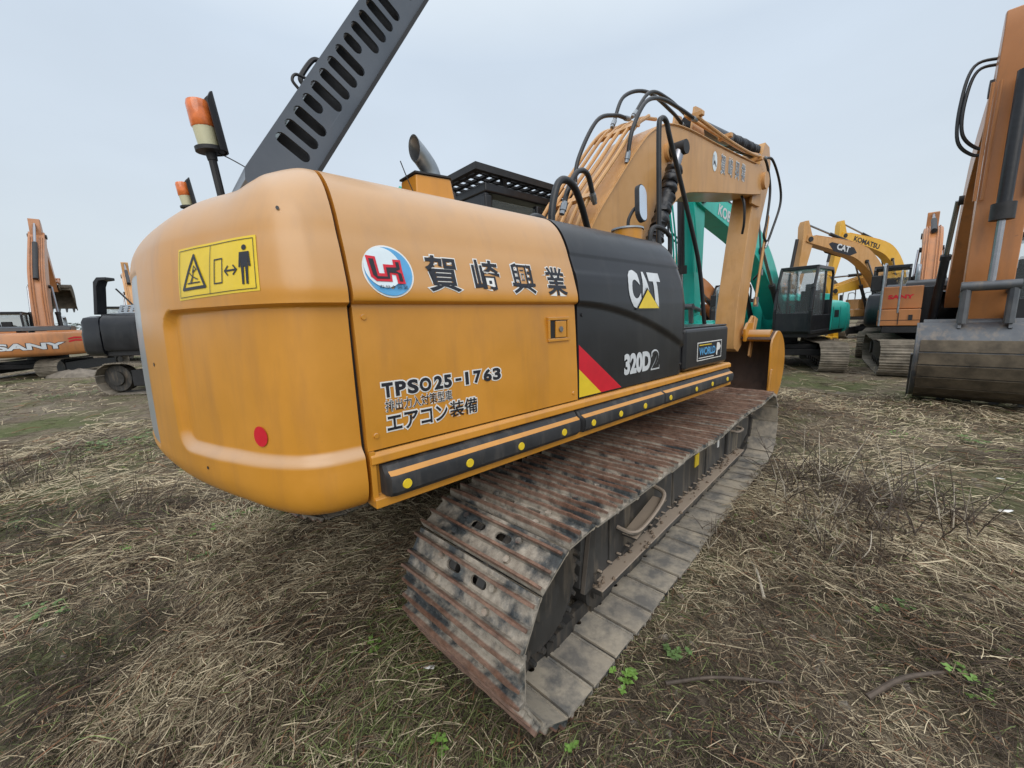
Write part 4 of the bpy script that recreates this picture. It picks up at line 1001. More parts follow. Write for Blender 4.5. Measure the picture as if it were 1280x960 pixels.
    cl_ = [(0,0,.20),(.8,.42,.27),(1.6,.76,.33),(2.3,.93,.36),(2.9,.96,.36),(3.5,.84,.33),(4.6,.42,.25),(5.55,.03,.18),(5.75,-.04,.15)]
    cc = cr([(a*k_, b*k_*arch, c) for a, b, c in cl_], 4)
    T_, B_ = [], []
    for i, p in enumerate(cc):
        a = cc[max(0, i-1)]; b = cc[min(len(cc)-1, i+1)]; d = Vector((b[0]-a[0], b[1]-a[1])).normalized(); nn = (-d.y, d.x)
        T_.append((p[0]+nn[0]*p[2], p[1]+nn[1]*p[2])); B_.append((p[0]-nn[0]*p[2], p[1]-nn[1]*p[2]))
    tf = lambda p: (F[0]+rot2(p, ea)[0], F[1]+rot2(p, ea)[1])
    BO = MB().prism([tf(p) for p in T_]+[tf(p) for p in reversed(B_)], -.24, .24).build('boom', armm, ex, bevel=.012, segs=1)
    tip = tf((5.6*k_, 0)); elb = tf((2.55*k_, .80*k_*arch))
    MB().cyl((elb[0], -.31, elb[1]), (elb[0], .31, elb[1]), .09, 18).build('boom_pin', MT['dark'], BO); MB().cyl((tip[0], -.28, tip[1]), (tip[0], .28, tip[1]), .12, 18).build('boom_pin', MT['dark'], BO)
    mb = MB()
    for y in (-.17, -.10, .10, .17): 
        pts = [tf((p[0]+0, p[1]+.05)) for p in T_[3:-4:3]]; mb.hose([(p[0], y, p[1]) for p in pts], .018, 6, 2)
    mb.build('boom_pipe', armm, BO)
    if boomtext:
        txt, frac, hgt, mi, mo, bg_ = boomtext
        for y, sg in ((-.2415, 1), (.2415, -1)):
            a = rot2((3.2*k_, .89*k_*arch), ea); b = rot2((4.9*k_, .27*k_*arch), ea); a = Vector((F[0]+a[0], F[1]+a[1])); b = Vector((F[0]+b[0], F[1]+b[1])); d = (b-a).normalized(); nn = Vector((-d.y, d.x)); w_ = frac
            c0 = a+(b-a)*.25
            def bpz(u, v, l, sg=sg, y=y):
                q = c0+d*(u if sg > 0 else w_-u)+nn*(v-hgt/2); return (q.x, y-sg*l if sg > 0 else y+l, q.y)
            if bg_:
                mb = MB(); poly_on(mb, [(-.35,hgt*.9),(w_+.2,hgt*1.0),(w_+.45,hgt*.3),(w_+.1,-.12),(-.1,-.12),(-.5,hgt*.5)], bpz, .002, 0); mb.build('boom_decal', MT[bg_], BO, smooth=False, fixn=False)
            lettering('lettering', [(txt, 0, w_, 0, hgt, .035, None, 0)], bpz, (MT[mi], MT[mi]), BO, eps=(.004, .006))
    # boom cylinders
    for y in (-.42, .42):
        a = Vector((.95, y, 1.25)); b = Vector((elb[0], y*.75, elb[1])); d = b-a
        c = MB().tube([a, a+d*.55], .075, 14).build('boom_cylinder', MT['dark'] if not near else MT['black'], ex); MB().tube([a+d*.54, b], .042, 10).build('rod', MT['chrome'], c)
        MB().tube([a+d*.54, a+d*.58], .088, 14).build('gland', MT['dark'], c)
    # stick
    sa = R(st); u = Vector((math.cos(sa), math.sin(sa))); nv = Vector((-u.y, u.x)); T0 = Vector(tip)
    ks = slen/2.9
    S = [(-.85,.25),(-.80,.42),(-.55,.46),(0,.34),(.6,.28),(2.0*ks,.17),(2.85*ks,.14),(2.98*ks,.04),(2.93*ks,-.10),(2.4*ks,-.14),(.6,-.24),(.1,-.26),(-.2,-.14),(-.6,.10)]
    fs_ = lambda p: tuple(T0+u*p[0]+nv*p[1])
    SK_ = MB().prism([fs_(p) for p in S], -.24 if near and bkm == 'worn' else -.17, .24 if near and bkm == 'worn' else .17).build('stick', armm, ex, bevel=.012, segs=1)
    a = Vector(tf((2.6*k_, .5+.95*k_*arch))); b = Vector(fs_((-.75, .36))); d = b-a
    c = MB().tube([(a.x, 0, a.y), (a.x+d.x*.6, 0, a.y+d.y*.6)], .08, 14).build('stick_cylinder', MT['dark'], ex); MB().tube([(a.x+d.x*.58, 0, a.y+d.y*.58), (b.x, 0, b.y)], .045, 10).build('rod', MT['chrome'], c)
    a = Vector(fs_((.05, .50))); b = Vector(fs_((2.35*ks, .42))); d = b-a
    c = MB().tube([(a.x, 0, a.y), (a.x+d.x*.68, 0, a.y+d.y*.68)], .075, 14).build('bucket_cylinder', MT['dark'] if not near else MT['wrap'], ex); MB().tube([(a.x+d.x*.66, 0, a.y+d.y*.66), (b.x, 0, b.y)], .042, 10).build('rod', MT['chrome'], c)
    if near:
        MB().tube([(a.x+d.x*.60, 0, a.y+d.y*.60), (a.x+d.x*.68, 0, a.y+d.y*.68)], .12, 16).build('gland', MT['dark'], c)
        pts = [fs_((.1, .5)), fs_((.9, .33)), fs_((1.6, .27))]
        for y in (-.27, -.20, .20, .27): MB().hose([(p[0], y, p[1]) for p in pts], .02, 8).build('stick_pipe', armm, SK_)
        for i_, y in enumerate((-.30, -.26)):
            q_ = .08*i_; MB().hose([(T0.x-.12, -.15, T0.y+.42-q_), (T0.x-.05, y-.15, T0.y+.40-q_), (T0.x+.05, y-.24, T0.y-.1), (T0.x+.05, y-.22, T0.y-.62+q_), (T0.x-.02, y-.05, T0.y-.85+q_), (T0.x-.0, y+.1, T0.y-.88+q_)], .022, 8).build('hydraulic_hose', MT['hose'], ex)
        for y in (.30,):
            o = tf((3.3*k_, 1.3)); MB().hose([(o[0], y, o[1]), (o[0]+.15, y+.15, o[1]-.7), (o[0]+.15, y+.2, o[1]-1.5), (o[0]+.0, y, o[1]-1.75)], .024, 8).build('hydraulic_hose', MT['hose'], ex)
    be = Vector(fs_((2.9*ks, 0))); l1 = Vector(fs_((2.35*ks, .42))); l0 = Vector(fs_((2.45*ks, .0)))
    bkR = Matrix.Translation((be.x, 0, be.y)) @ Matrix.Rotation(R(bk), 4, 'Y')
    ear = bkR @ Vector((.36, 0, .22))
    mb = MB()
    for y in (-.22, .22): mb.tube([(l1.x, y, l1.y), (l0.x, y, l0.y)], .05, 8); mb.tube([(l1.x, y, l1.y), (ear.x, y, ear.z)], .055, 8)
    mb.cyl((l1.x, -.28, l1.y), (l1.x, .28, l1.y), .07, 14); mb.build('bucket_link', armm if not near else MT['worn'], ex)
    bucket('bucket', bkR, 1.3 if near else 1.1, [MT[bkm or 'muddy'], MT[bkm or 'muddy'], MT['worn']], ex, wear=MT['muddy'] if bkm == 'worn' else None)
    return ex

digger((-18.45, 15.6), 132, 108, 'orange rear of excavator with big silver SANY letters, boom raised, at far left', 'orange', 'orange2', cw='orange', arch=.40, e=61, blen=6.3, st=-70, bk=-40, cwtext='SANY', zs=.83)
digger((-8.35, 11.25), 3, 3, 'black excavator with open upright hood, just left of the large machine', 'black', 'teal', cw='black', e=30, st=-90, hood_up=True, dark_side=True, stripe='orange')
digger((-21.3, 22.6), 134, 120, 'excavator behind the black one, only its raised dark and orange boom showing', 'teal', 'cream2', cw='orange2', e=38, st=-60, bk=-40)
digger((8.0, 11.7), 218, 240, 'teal excavator with KOBELCO boom and black cab, right behind the large bucket', 'teal', 'teal', cw='teal', e=25.5, blen=6.3, scale=.9, arch=.72, st=-93, bk=10, boomtext=('KOBELCO', 1.5, .26, 'letter', None, None), near=True, bkm='teal', hoodm='teal')
digger((10.9, 9.6), 224.3, 232, 'orange excavator with red SANY on its tank and wide muddy bucket, at right edge', 'orange', 'orange', cw='black', e=33, st=-88, bk=12, boxtext='SANY', near=True, dark_side=True, bkm='worn', slen=3.5)
digger((20.0, 20.6), 188, 200, 'tan excavator with a CAT boom arched over the teal machine cab', 'boomp', 'boomp', cw='boomp', e=33, st=-80, bk=-10, boomtext=('CAT', .75, .30, 'letter', None, 'ink'), blen=6.2)
digger((25.3, 25.2), 188, 200, 'bright yellow excavator with KOMATSU boom, highest arch behind the tan CAT boom', 'komatsu', 'komatsu', cw='komatsu', e=41, arch=1.3, st=-78, bk=-10, boomtext=('KOMATSU', 1.9, .30, 'ink', None, None), blen=6.6)
digger((22.8, 21.8), 188, 190, 'low-boomed yellow excavator seen between the teal cab and the SANY tank', 'komatsu', 'komatsu', cw='komatsu', e=9, st=-100, bk=0)
digger((13.6, 12.9), 45, 45, 'excavator whose upright orange boom stands just above the SANY tank', 'orange2', 'orange', cw='black', dark_side=True, e=30, st=-60, bk=-30)
digger((12.0, 21.8), 203, 200, 'orange excavator glimpsed between the teal stick and the large tan stick', 'orange', 'orange2', cw='orange', e=13, st=-100, bk=0, boomtext=('HITACHI', 1.5, .24, 'ink', None, None))
digger((14.2, 31.5), 80, 80, 'farthest yellow excavator, its boom peeping over the black pump door', 'komatsu', 'komatsu', cw='komatsu', e=50, st=-70, bk=-30)
# ------------------------------------------------------------------ ground
def vnoise(x, y, seed=0):
    x = np.asarray(x, float); y = np.asarray(y, float)
    xi = np.floor(x).astype(np.int64); yi = np.floor(y).astype(np.int64); xf = x-xi; yf = y-yi
    def h(a, b):
        n = (a*374761393+b*668265263+seed*974634777) & 0xffffffff; n = ((n ^ (n >> 13))*1274126177) & 0xffffffff; n = (n ^ (n >> 16)); return (n & 0xffff)/65535.
    u = xf*xf*(3-2*xf); v = yf*yf*(3-2*yf)
    return (h(xi, yi)*(1-u)+h(xi+1, yi)*u)*(1-v)+(h(xi, yi+1)*(1-u)+h(xi+1, yi+1)*u)*v
def fbm(x, y, sc, oct=4, seed=0):
    r = 0; a = .5; 
    for o in range(oct): r = r+a*vnoise(x*sc+17.3*o, y*sc+9.1*o, seed+o); a *= .5; sc *= 2.03
    return r/(1-.5**oct)
cT, sT = math.cos(YT), math.sin(YT)
def in_T(x, y):
    dx = x-.087; dy = y-3.54; return cT*dx+sT*dy, -sT*dx+cT*dy
def track_mask(x, y, m=.0):
    a, b = in_T(x, y); k = np.zeros_like(a)
    for yc in (-1.292, 1.09):
        k = np.maximum(k, ((np.abs(b-yc) < .335+m) & (a > -1.75-m) & (a < 2.35+m)).astype(float))
    return k
def height(x, y):
    d = np.hypot(x, y)
    z = (fbm(x, y, .45, 3, 3)-.5)*.16 + (fbm(x, y, 2.1, 4, 8)-.5)*.10 + (fbm(x, y, 9, 3, 21)-.5)*.035
    a, b = in_T(x, y)
    near = np.minimum(1, np.maximum(0, (np.maximum(np.abs(a-.3)-2.3, np.abs(b+.1)-1.75))/.35))
    far = np.exp(-np.maximum(0, d-14)/25)
    z = z*near*np.where(d > 14, far, 1)
    for (cx, cy) in ((-14.3,16.4),(-8.35,11.25),(7.7,11.7),(10.9,9.6),(13.6,12.9)):
        z = z*np.clip((np.hypot(x-cx, y-cy)-2.4)/1.0, 0.15, 1)
    return z
def swath(x, y):      # how thick the cut straw lies, 0..1
    return np.clip((fbm(x+3, y*1.2, .55, 4, 5)-.42)*4.5, 0, 1)
def sinhax(n, a, b, c=0): 
    t = np.linspace(-1, 1, n); return c+a*np.sinh(b*t)
n = 420; gx = sinhax(n, 2.2, 6.2, .5); gy = sinhax(n, 2.2, 6.2, 3.0)
X_, Y_ = np.meshgrid(gx, gy, indexing='ij'); Z_ = height(X_, Y_)
me = bpy.data.meshes.new('ground'); V = np.stack([X_, Y_, Z_], -1).reshape(-1, 3)
idx = np.arange(n*n).reshape(n, n); Fq = np.stack([idx[:-1, :-1], idx[1:, :-1], idx[1:, 1:], idx[:-1, 1:]], -1).reshape(-1, 4)
def fast_mesh(me, V, Fq, smooth=False):
    me.vertices.add(len(V)); me.vertices.foreach_set('co', V.astype(np.float32).ravel())
    me.loops.add(Fq.size); me.loops.foreach_set('vertex_index', Fq.astype(np.int32).ravel())
    me.polygons.add(len(Fq)); me.polygons.foreach_set('loop_start', np.arange(0, Fq.size, Fq.shape[1], dtype=np.int32))
    me.update(calc_edges=True)
    if smooth: me.polygons.foreach_set('use_smooth', np.ones(len(Fq), bool))
fast_mesh(me, V, Fq, True)
go = bpy.data.objects.new('ground', me); COL.objects.link(go); go['kind'] = 'structure'
m, nt, b = new_mat('soil'); tc = N(nt, 'ShaderNodeTexCoord'); vec = tc.outputs['Object']
big = noise_tex(nt, .42, 5, .6, vec=vec); mid = noise_tex(nt, 2.3, 6, .65, vec=vec, dist=.4); fine = noise_tex(nt, 38, 6, .75, vec=vec); fib = noise_tex(nt, 30, 5, .7, vec=vec, stretch=(1, .22, 1), dist=1.5)
soil = mix(nt, ramp(nt, mid, [(.35, 0), (.65, 1)]), (.070, .053, .038), (.20, .16, .12))
pale = mix(nt, fine, (.22, .19, .155), (.38, .335, .28))
c = mix(nt, ramp(nt, big, [(.52, 0), (.68, .7)]), soil, pale)
straw_c = mix(nt, ramp(nt, fib, [(.35, 0), (.65, 1)]), (.065, .050, .036), (.36, .30, .215))
c = mix(nt, ramp(nt, noise_tex(nt, 1.3, 5, .65, vec=vec), [(.38, .25), (.60, .9)]), c, straw_c)
dsep = N(nt, 'ShaderNodeSeparateXYZ'); L(nt, vec, dsep.inputs[0])
green = mix(nt, fine, (.05, .075, .02), (.14, .18, .06)); gl = noise_tex(nt, .5, 5, .65, vec=vec)
c = mix(nt, ramp(nt, gl, [(.48, 0), (.62, .7)]), c, green)
L(nt, c, b.inputs['Base Color']); b.inputs['Roughness'].default_value = .95; b.inputs['Specular IOR Level'].default_value = .15
hsum = mathn(nt, 'ADD', mathn(nt, 'MULTIPLY', fib, .6), mathn(nt, 'ADD', fine, mathn(nt, 'MULTIPLY', mid, 1.5)))
bump(nt, b, hsum, .9, .03); me.materials.append(m)

# ---- cut straw and dead stems lying over the soil ----
def straw(name, xs, ys, length, width, lift, ang, mats, colour, curl=.18, segs=3, rise=.25, label=None):
    n = len(xs); k = segs+1
    t = np.linspace(0, 1, k)[None, :]
    bend = rng.normal(0, curl, n)[:, None]; a = ang[:, None]+bend*(t-.5)*2
    step = length[:, None]/segs
    px = xs[:, None]+np.cumsum(np.cos(a)*step, 1)-length[:, None]/2*np.cos(ang)[:, None]; py = ys[:, None]+np.cumsum(np.sin(a)*step, 1)-length[:, None]/2*np.sin(ang)[:, None]
    r = (rng.random(n)**2.5*rise)[:, None]; tilt = rng.normal(0, .10, n)[:, None]*length[:, None]
    pz = height(px, py)+lift[:, None]+r*length[:, None]*(1-(2*t-1)**2)*.6+tilt*(t-.5)+.003
    pz = np.maximum(pz, height(px, py)-.004)
    wx = -np.sin(a)*width[:, None]*(1-.55*t)/2; wy = np.cos(a)*width[:, None]*(1-.55*t)/2; wz = rng.normal(0, .45, n)[:, None]*width[:, None]/2
    A = np.stack([px+wx, py+wy, pz+wz], -1); B = np.stack([px-wx, py-wy, pz-wz], -1)
    V = np.stack([A, B], 2).reshape(-1, 3); base = (np.arange(n)*k*2)[:, None]; j = np.arange(segs)[None, :]*2
    F = np.stack([base+j, base+j+1, base+j+3, base+j+2], -1).reshape(-1, 4)
    me = bpy.data.meshes.new(name); fast_mesh(me, V, F)
    at = me.color_attributes.new('tint', 'FLOAT_COLOR', 'POINT'); C = np.repeat(np.c_[colour, np.ones(n)], k*2, axis=0); at.data.foreach_set('color', C.astype(np.float32).ravel())
    me.materials.append(mats); o = bpy.data.objects.new(name, me); COL.objects.link(o); o['kind'] = 'stuff'
    if label: o['label'] = label; o['category'] = 'dry grass'
    return o
m, nt, b = new_mat('straw'); at = N(nt, 'ShaderNodeAttribute', attribute_name='tint'); L(nt, at.outputs['Color'], b.inputs['Base Color']); b.inputs['Roughness'].default_value = .7; b.inputs['Specular IOR Level'].default_value = .25; STRAW = m
PAL = np.array([(.56,.475,.325),(.37,.30,.195),(.225,.172,.11),(.120,.088,.058),(.050,.036,.026),(.23,.12,.068),(.15,.18,.065)])
def colours(x, y, bias=0):
    n = len(x); q = .52+(fbm(x, y, 1.3, 4, 77)-.5)*1.5+rng.normal(0, .30, n)+bias
    i = np.clip(((1-q)*6.2-.7), 0, 4.999); i0 = i.astype(int); f = (i-i0)[:, None]; c = PAL[i0]*(1-f)+PAL[np.minimum(i0+1, 4)]*f
    u = rng.random(n); red = (u < .06); c[red] = PAL[5]*rng.uniform(.6, 1.2, red.sum())[:, None]
    g = (u > .965-.30*np.clip((fbm(x, y, .6, 3, 31)-.5)*6, 0, 1)*(x < 0) - .08*(fbm(x, y, .6, 3, 31) > .56)); c[g] = PAL[6]*rng.uniform(.6, 1.4, g.sum())[:, None]
    return c*rng.uniform(.75, 1.2, n)[:, None]
def field(x, y): return 2.4*(fbm(x, y, .38, 2, 51)-.5)*math.pi+.45
def scatter(n, rmin, rmax, amin=-58, amax=58, p=1.3, dens=None):
    r = rmin+(rmax-rmin)*rng.random(n)**p; a = np.radians(rng.uniform(amin, amax, n)); x = r*np.sin(a); y = r*np.cos(a)
    keep = (track_mask(x, y, -.02) < .5)
    if dens is not None: keep &= rng.random(n) < dens(x, y)
    return x[keep], y[keep]
def lay(name, n, rmin, rmax, lmin, lmax, w, jit, label, rnd=.3, p=1.2, bias=0, dens=None, rise=.25, liftk=.05):
    x, y = scatter(n, rmin, rmax, p=p, dens=dens or (lambda x, y: .30+.70*swath(x, y))); n = len(x); d = np.hypot(x, y)
    ang = field(x, y)+rng.normal(0, jit, n); k = rng.random(n) < rnd; ang[k] = rng.uniform(0, math.pi*2, k.sum())
    ln = rng.uniform(lmin, lmax, n)*rng.uniform(.5, 1, n); wd = np.maximum(w*rng.uniform(.6, 1.3, n), .00085*d)
    lift = rng.random(n)*liftk*(.25+swath(x, y))
    return straw(name, x, y, ln, wd, lift, ang, STRAW, colours(x, y, bias), label=label, rise=rise)
lay('dry_grass', 135000, .7, 3.8, .03, .15, .0025, .7, 'short chopped straw matted over the nearest soil', rnd=.75, p=.8, bias=-.05, dens=lambda x, y: .62+.38*swath(x, y))
lay('dry_grass', 26000, .7, 4.5, .10, .34, .0034, .45, 'long dead stems combed flat in swaths on the nearest soil', rnd=.25, p=.8, bias=-.10, dens=lambda x, y: .08+.92*swath(x, y))
lay('dry_grass', 70000, 3.2, 9.5, .08, .34, .005, .5, 'straw litter over the middle of the yard', rnd=.45, p=1.0, bias=.05, dens=lambda x, y: .45+.55*swath(x, y))
lay('dry_grass', 30000, 8.5, 30, .15, .45, .008, .5, 'thin straw and grass far across the yard', rnd=.5, p=1.2, bias=.08)

# ---- green weeds, stems, stones, litter ----
LEAF = plain('weed_leaf', (.15, .27, .05), .5, var=.35, scale=25); LEAF2 = plain('dull_weed_leaf', (.10, .17, .045), .55, var=.4, scale=25)
STEM = plain('dead_stem', (.085, .065, .05), .8, var=.4, scale=20); PALE = plain('pale_stem', (.42, .37, .29), .75, var=.25, scale=20); STONE = plain('stone', (.19, .165, .135), .9, var=.3, scale=8, bmp=.4)
def gz(x, y): return float(height(np.array([x]), np.array([y]))[0])
def weed(x, y, r, n, mat, label, h=.07, ls=.028):
    rt = empty('weed', (x, y, gz(x, y)), random.random()*6, label, 'weed', 'green weeds sprouting in the yard')
    mb = MB(); ms = MB()
    for k in range(n):
        a = random.random()*6.28; d = r*random.random()**.6; x0, y0 = d*math.cos(a), d*math.sin(a); hh = h*random.uniform(.4, 1.1)
        z0 = gz(x+x0, y+y0)-gz(x, y)
        ms.tube([(x0*.8, y0*.8, z0-.01), (x0, y0, z0+hh)], .0016, 4)
        for j in range(4):
            b_ = a+j*1.57+random.uniform(-.4, .4); l = ls*random.uniform(.6, 1.3); w_ = l*.42; dz = random.uniform(-.3, .5)*l
            u = Vector((math.cos(b_), math.sin(b_), 0)); v = Vector((-u.y, u.x, 0)); c0 = Vector((x0, y0, z0+hh))
            mb.add([c0, c0+u*l*.45+v*w_+Vector((0,0,dz*.7)), c0+u*l+Vector((0,0,dz*.4)), c0+u*l*.45-v*w_+Vector((0,0,dz*.7)), c0+u*l*.5+Vector((0,0,dz*.45))], [(0,4,1),(1,4,2),(2,4,3),(3,4,0)])
    mb.build('leaves', mat, rt, smooth=False, fixn=False); ms.build('stem', mat, rt, smooth=False, fixn=False)
    return rt
W = [(-2.85,2.58,.07,7,0,'bright green weed alone in the straw left of the counterweight'),(-2.50,2.79,.15,16,0,'long bright weed patch trailing below the counterweight corner'),(-2.30,3.05,.16,22,0,'fullest green weed clump, right under the yellow counterweight'),
 (-2.69,1.99,.14,12,1,'dull green weed patch low at the left edge'),(-4.15,3.0,.12,9,1,'faint green weed by the left edge, farther back'),(-.31,1.21,.04,4,0,'small weed sprout at the bottom, below the track'),(.18,1.2,.03,3,0,'tiny weed sprout at the bottom, right of the track tip'),
 (.45,1.46,.07,8,0,'weed sprig growing just beside the track outer corner'),(1.88,1.36,.10,9,0,'yellowish green weed near the lower right corner'),(2.25,1.45,.10,6,1,'dark green weed right of the yellowish one, lower right'),(1.92,1.77,.10,8,1,'dim green leaves in straw right of the dark broken branch'),
 (4.86,4.65,.22,14,0,'green weed in front of the wide muddy bucket'),(5.3,4.35,.18,9,1,'thin weed right of the green one before the muddy bucket'),(4.07,6.03,.14,9,0,'weed beyond the front end of the track'),(1.72,2.73,.08,8,0,'green sprig against the middle of the near track'),
 (.72,1.57,.06,6,1,'small dull weed right of the near track corner'),(-.71,1.67,.04,5,0,'green tuft left of the near track'),(-11.2,9.7,.7,40,1,'low green weed bed before the orange excavator'),(-5.7,5.23,.5,26,1,'greenish weed bed left, halfway to the black excavator'),(-2.2,2.5,.10,7,1,'dull weeds left of the bare soil patch')]
for x, y, r, n, k, lab in W:
    big = abs(x) > 5
    weed(x, y, r, n, LEAF if k == 0 else LEAF2, lab, h=.05 if not big else .10, ls=.024 if not big else .05)
def stem_clump(x, y, n, r, hmin, hmax, label, lean=.28, th=.0035):
    rt = empty('dead_shrub', (x, y, gz(x, y)), 0, label, 'dead shrub', 'dead brown stems standing in the yard')
    for k in range(n):
        a = random.random()*6.28; d = r*random.random()**.7; x0, y0 = d*math.cos(a), d*math.sin(a); h = random.uniform(hmin, hmax); lx, ly = random.gauss(0, lean)*h, random.gauss(0, lean)*h
        z0 = gz(x+x0, y+y0)-gz(x, y); pts = [(x0, y0, z0-.03), (x0+lx*.3, y0+ly*.3, z0+h*.4), (x0+lx+random.gauss(0, .02), y0+ly, z0+h)]
        mb = MB(); c = cr(pts, 3); mb.tube(c, [th*(1-.12*i)*random.uniform(.8, 1.2) for i in range(len(c))], 5)
        for j in range(random.randint(0, 3)):
            f = random.uniform(.35, .85); i = int(f*(len(c)-1)); p = Vector(c[i]); q = p+Vector((random.gauss(0, .05), random.gauss(0, .05), random.uniform(.02, .12))); mb.tube([p, q], [th*.5, th*.25], 4)
        mb.build('stem', STEM if random.random() < .8 else PALE, rt, smooth=False)
stem_clump(2.75, 2.95, 150, .68, .12, .50, 'largest clump of dead stems, standing right of the track', th=.0055, lean=.65)
stem_clump(2.05, 2.45, 45, .42, .08, .28, 'short dead stems left of the fallen pale stick cluster', th=.004)
stem_clump(1.35, 2.45, 8, .15, .10, .28, 'few dark stems leaning on the side of the near track', th=.004)
stem_clump(-5.15, 4.1, 40, .6, .15, .45, 'thin brown stems at the far left, mid distance', th=.004)
stem_clump(-3.3, 3.2, 12, .25, .15, .42, 'upright twigs left of the counterweight', th=.004)
stem_clump(-4.2, 4.6, 14, .4, .15, .4, 'twigs behind the left edge of the counterweight', th=.004)
stem_clump(1.0, 1.25, 6, .12, .05, .14, 'small dry sprig at the bottom right of the track', th=.003)
def stick(pts, r, mat, label):
    P = [(x, y, gz(x, y)+z) for x, y, z in pts]; mb = MB(); c = cr(P, 4); mb.tube(c, [r*(1-.4*i/len(c))*random.uniform(.85, 1.15) for i in range(len(c))], 7)
    o = mb.build('stick', mat, None); tag(o, label, 'stick')
stick([(1.36,1.93,.02),(1.44,2.12,.035),(1.50,2.32,.02)], .009, PALE, 'pale straight stick lying right of the near track')
stick([(1.42,1.36,.02),(1.6,1.40,.04),(1.84,1.43,.03)], .011, STEM, 'dark broken branch lying in straw at lower right')
stick([(1.92,1.96,.02),(2.0,2.1,.03),(2.2,2.22,.07),(2.32,2.34,.13)], .0045, PALE, 'curved pale twig rising right of the pale straight stick')
stick([(.62,1.44,.02),(.85,1.46,.03),(1.12,1.43,.02)], .008, STEM, 'thin dark twig lying low by the track corner')
for x, y, s, lab in ((3.77,2.78,.05,'small white paper scrap at the right edge'), (4.43,3.34,.035,'white scrap behind the small paper scrap'), (-.42,1.55,.035,'small pale plastic scrap on the soil below the track')):
    mb = MB(); z = gz(x, y)+.02; vs = [(x+s*math.cos(a)*random.uniform(.6, 1.2), y+s*.6*math.sin(a)*random.uniform(.6, 1.2), z+random.uniform(0, .02)) for a in np.linspace(0, 5.4, 7)]
    mb.add(vs+[(x, y, z+.015)], [(i, (i+1) % 7, 7) for i in range(7)]); tag(mb.build('litter', MT['white'], None, solid=.001), lab, 'litter')
# stones and clods
mb = MB()
for k in range(700):
    a = R(random.uniform(-58, 58)); r = .8+random.random()**1.1*9; x, y = r*math.sin(a), r*math.cos(a)
    if track_mask(np.array([x]), np.array([y]), .05)[0] > .5: continue
    s = random.uniform(.006, .022)*(1+r*.15); z = gz(x, y); vs = []
    for (p, q, w_) in ((1,0,0),(-1,0,0),(0,1,0),(0,-1,0),(0,0,1),(0,0,-1),(.7,.7,.5),(-.7,.6,.5)): vs.append((x+p*s*random.uniform(.6, 1.2), y+q*s*random.uniform(.6, 1.2), z+w_*s*.8))
    mb.add(vs, [(0,2,6),(2,4,6),(4,0,6),(2,1,7),(1,4,7),(4,2,7),(1,3,4),(3,0,4),(2,0,5),(1,2,5),(3,1,5),(0,3,5)])
o = mb.build('pebbles', STONE, None, ang=20); o['kind'] = 'stuff'
# earth mound before the orange excavator
mb = MB(); rings = []
for k, (f, z) in enumerate(((1, -.05), (.85, .12), (.6, .22), (.25, .28))): rings.append([(-15.9+f*1.15*math.cos(a)*random.uniform(.85, 1.1), 14.2+f*.5*math.sin(a)*random.uniform(.8, 1.1), z*random.uniform(.8, 1.15)) for a in np.linspace(0, 6.0, 18)])
tag(mb.loft(rings).build('earth_mound', STONE, None, ang=60), 'low pale heap of earth under the orange SANY excavator', 'earth mound')
# far tree line
TREE = plain('hazed_foliage', (.22, .26, .25), .9, var=.25, scale=.5)  # distance haze is painted into this pale leaf colour
rn = np.random.default_rng(5); Vt = []; Ft = []
for k in range(17000):
    a = R(rn.uniform(-64, 64)); d = rn.uniform(120, 150); h = (1.4+3.6*float(vnoise(np.array([a*9]), np.array([3.1]), 4)[0]))*rn.random()
    c = np.array([d*math.sin(a), d*math.cos(a), h]); s = rn.uniform(.15, .45); o = len(Vt)
    for q in range(4): Vt.append(tuple(c+rn.normal(0, s, 3)*[1, 1, .6]))
    Ft.append((o, o+1, o+2, o+3))
me = bpy.data.meshes.new('distant_trees'); me.from_pydata(Vt, [], Ft); me.materials.append(TREE); o = bpy.data.objects.new('distant_trees', me); COL.objects.link(o); o['kind'] = 'stuff'
# ------------------------------------------------------------------ camera, light
F_, PI_, RO, HC = 486.6, .165, -.032, 1.589
cam_d = bpy.data.cameras.new('camera'); cam = bpy.data.objects.new('camera', cam_d); COL.objects.link(cam); SC.camera = cam
cam_d.sensor_width = 36; cam_d.lens = F_/1280*36; cam_d.clip_start = .05; cam_d.clip_end = 3000
Zup = Vector((0, math.sin(PI_), math.cos(PI_))); Fw = Vector((0, math.cos(PI_), -math.sin(PI_))); X = Vector((1, 0, 0))
c, s = math.cos(RO), math.sin(RO)
Rt = X*c+Zup*s; Up = X*-s+Zup*c
M = Matrix((( Rt.x, Up.x, -Fw.x, 0), (Rt.y, Up.y, -Fw.y, 0), (Rt.z, Up.z, -Fw.z, HC), (0, 0, 0, 1)))
cam.matrix_world = M

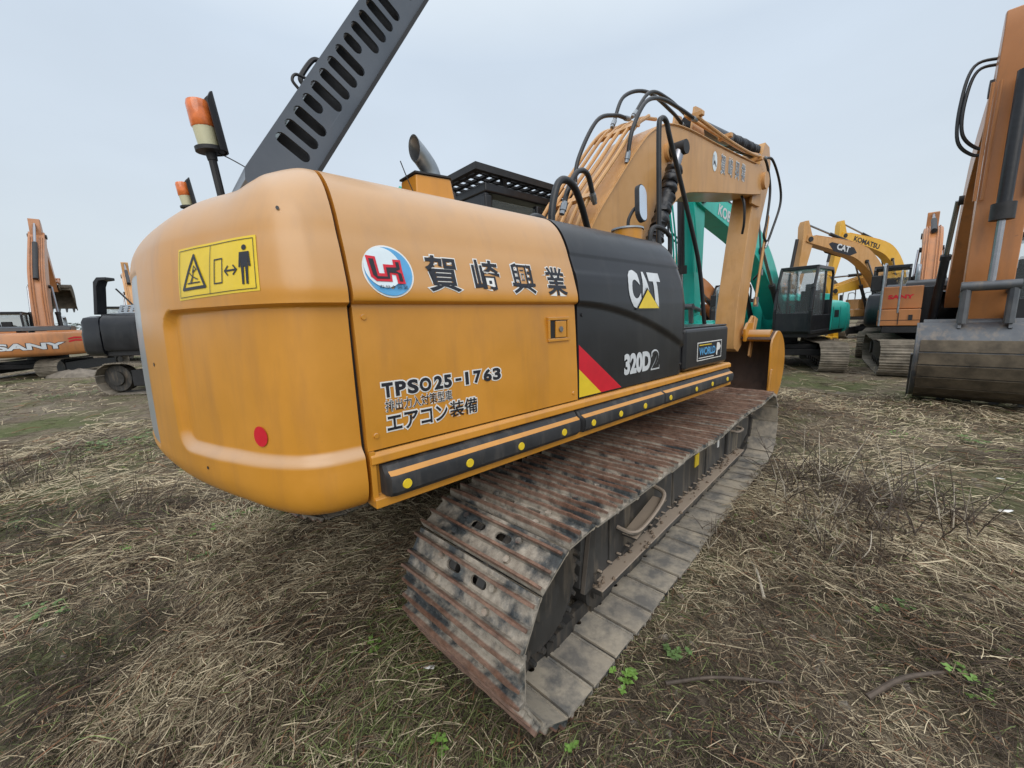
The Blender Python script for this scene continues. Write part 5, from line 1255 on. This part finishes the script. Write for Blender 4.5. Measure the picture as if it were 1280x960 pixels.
SUN_EL, SUN_AZ = R(40), R(178)       # azimuth measured clockwise from +Y
w = bpy.data.worlds.new('World'); SC.world = w; w.use_nodes = True; nt = w.node_tree; bg = nt.nodes['Background']
sky = nt.nodes.new('ShaderNodeTexSky'); sky.sky_type = 'NISHITA'; sky.sun_disc = False; sky.sun_elevation = SUN_EL; sky.sun_rotation = SUN_AZ; sky.dust_density = 4; sky.air_density = 1.5
tc = nt.nodes.new('ShaderNodeTexCoord'); sep = nt.nodes.new('ShaderNodeSeparateXYZ'); nt.links.new(tc.outputs['Generated'], sep.inputs[0])
# overcast cloud deck: brighter overhead than at the horizon
cl = ramp(nt, sep.outputs[2], [(0.0, (7.2, 8.0, 8.4)), (.10, (7.0, 7.8, 8.4)), (.30, (6.6, 7.5, 8.5)), (.50, (6.5, 7.5, 8.7)), (.62, (8.5, 9.4, 10.2)), (.85, (13.5, 14, 14.8)), (1.0, (16.5, 17, 17.6))])
nz = nt.nodes.new('ShaderNodeTexNoise'); nz.inputs['Scale'].default_value = 1.6; nz.inputs['Detail'].default_value = 5; nz.inputs['Roughness'].default_value = .5
mp = nt.nodes.new('ShaderNodeMapping'); mp.inputs['Scale'].default_value = (1, 1, 2.4); nt.links.new(tc.outputs['Generated'], mp.inputs[0]); nt.links.new(mp.outputs[0], nz.inputs['Vector'])
cv = ramp(nt, nz.outputs['Fac'], [(.32, .95), (.5, 1.0), (.68, 1.05)])
cl2 = mix(nt, 1.0, cl, cv, 'MULTIPLY')
fin = mix(nt, .94, sky.outputs[0], cl2)
nt.links.new(fin, bg.inputs['Color']); bg.inputs['Strength'].default_value = .10
sd = bpy.data.lights.new('sun', 'SUN'); sd.energy = 1.5; sd.angle = R(55); sd.color = (1, .95, .88)
so = bpy.data.objects.new('sun', sd); COL.objects.link(so)
dirv = Vector((math.sin(SUN_AZ)*math.cos(SUN_EL), math.cos(SUN_AZ)*math.cos(SUN_EL), math.sin(SUN_EL)))
so.rotation_euler = (-dirv).to_track_quat('-Z', 'Y').to_euler()
vs_ = SC.view_settings; vs_.view_transform = 'Standard'; vs_.look = 'None'; vs_.exposure = 0.0; vs_.gamma = 1; vs_.use_curve_mapping = False
SC.render.engine = 'CYCLES'; SC.cycles.max_bounces = 6; SC.cycles.caustics_reflective = False; SC.cycles.caustics_refractive = False
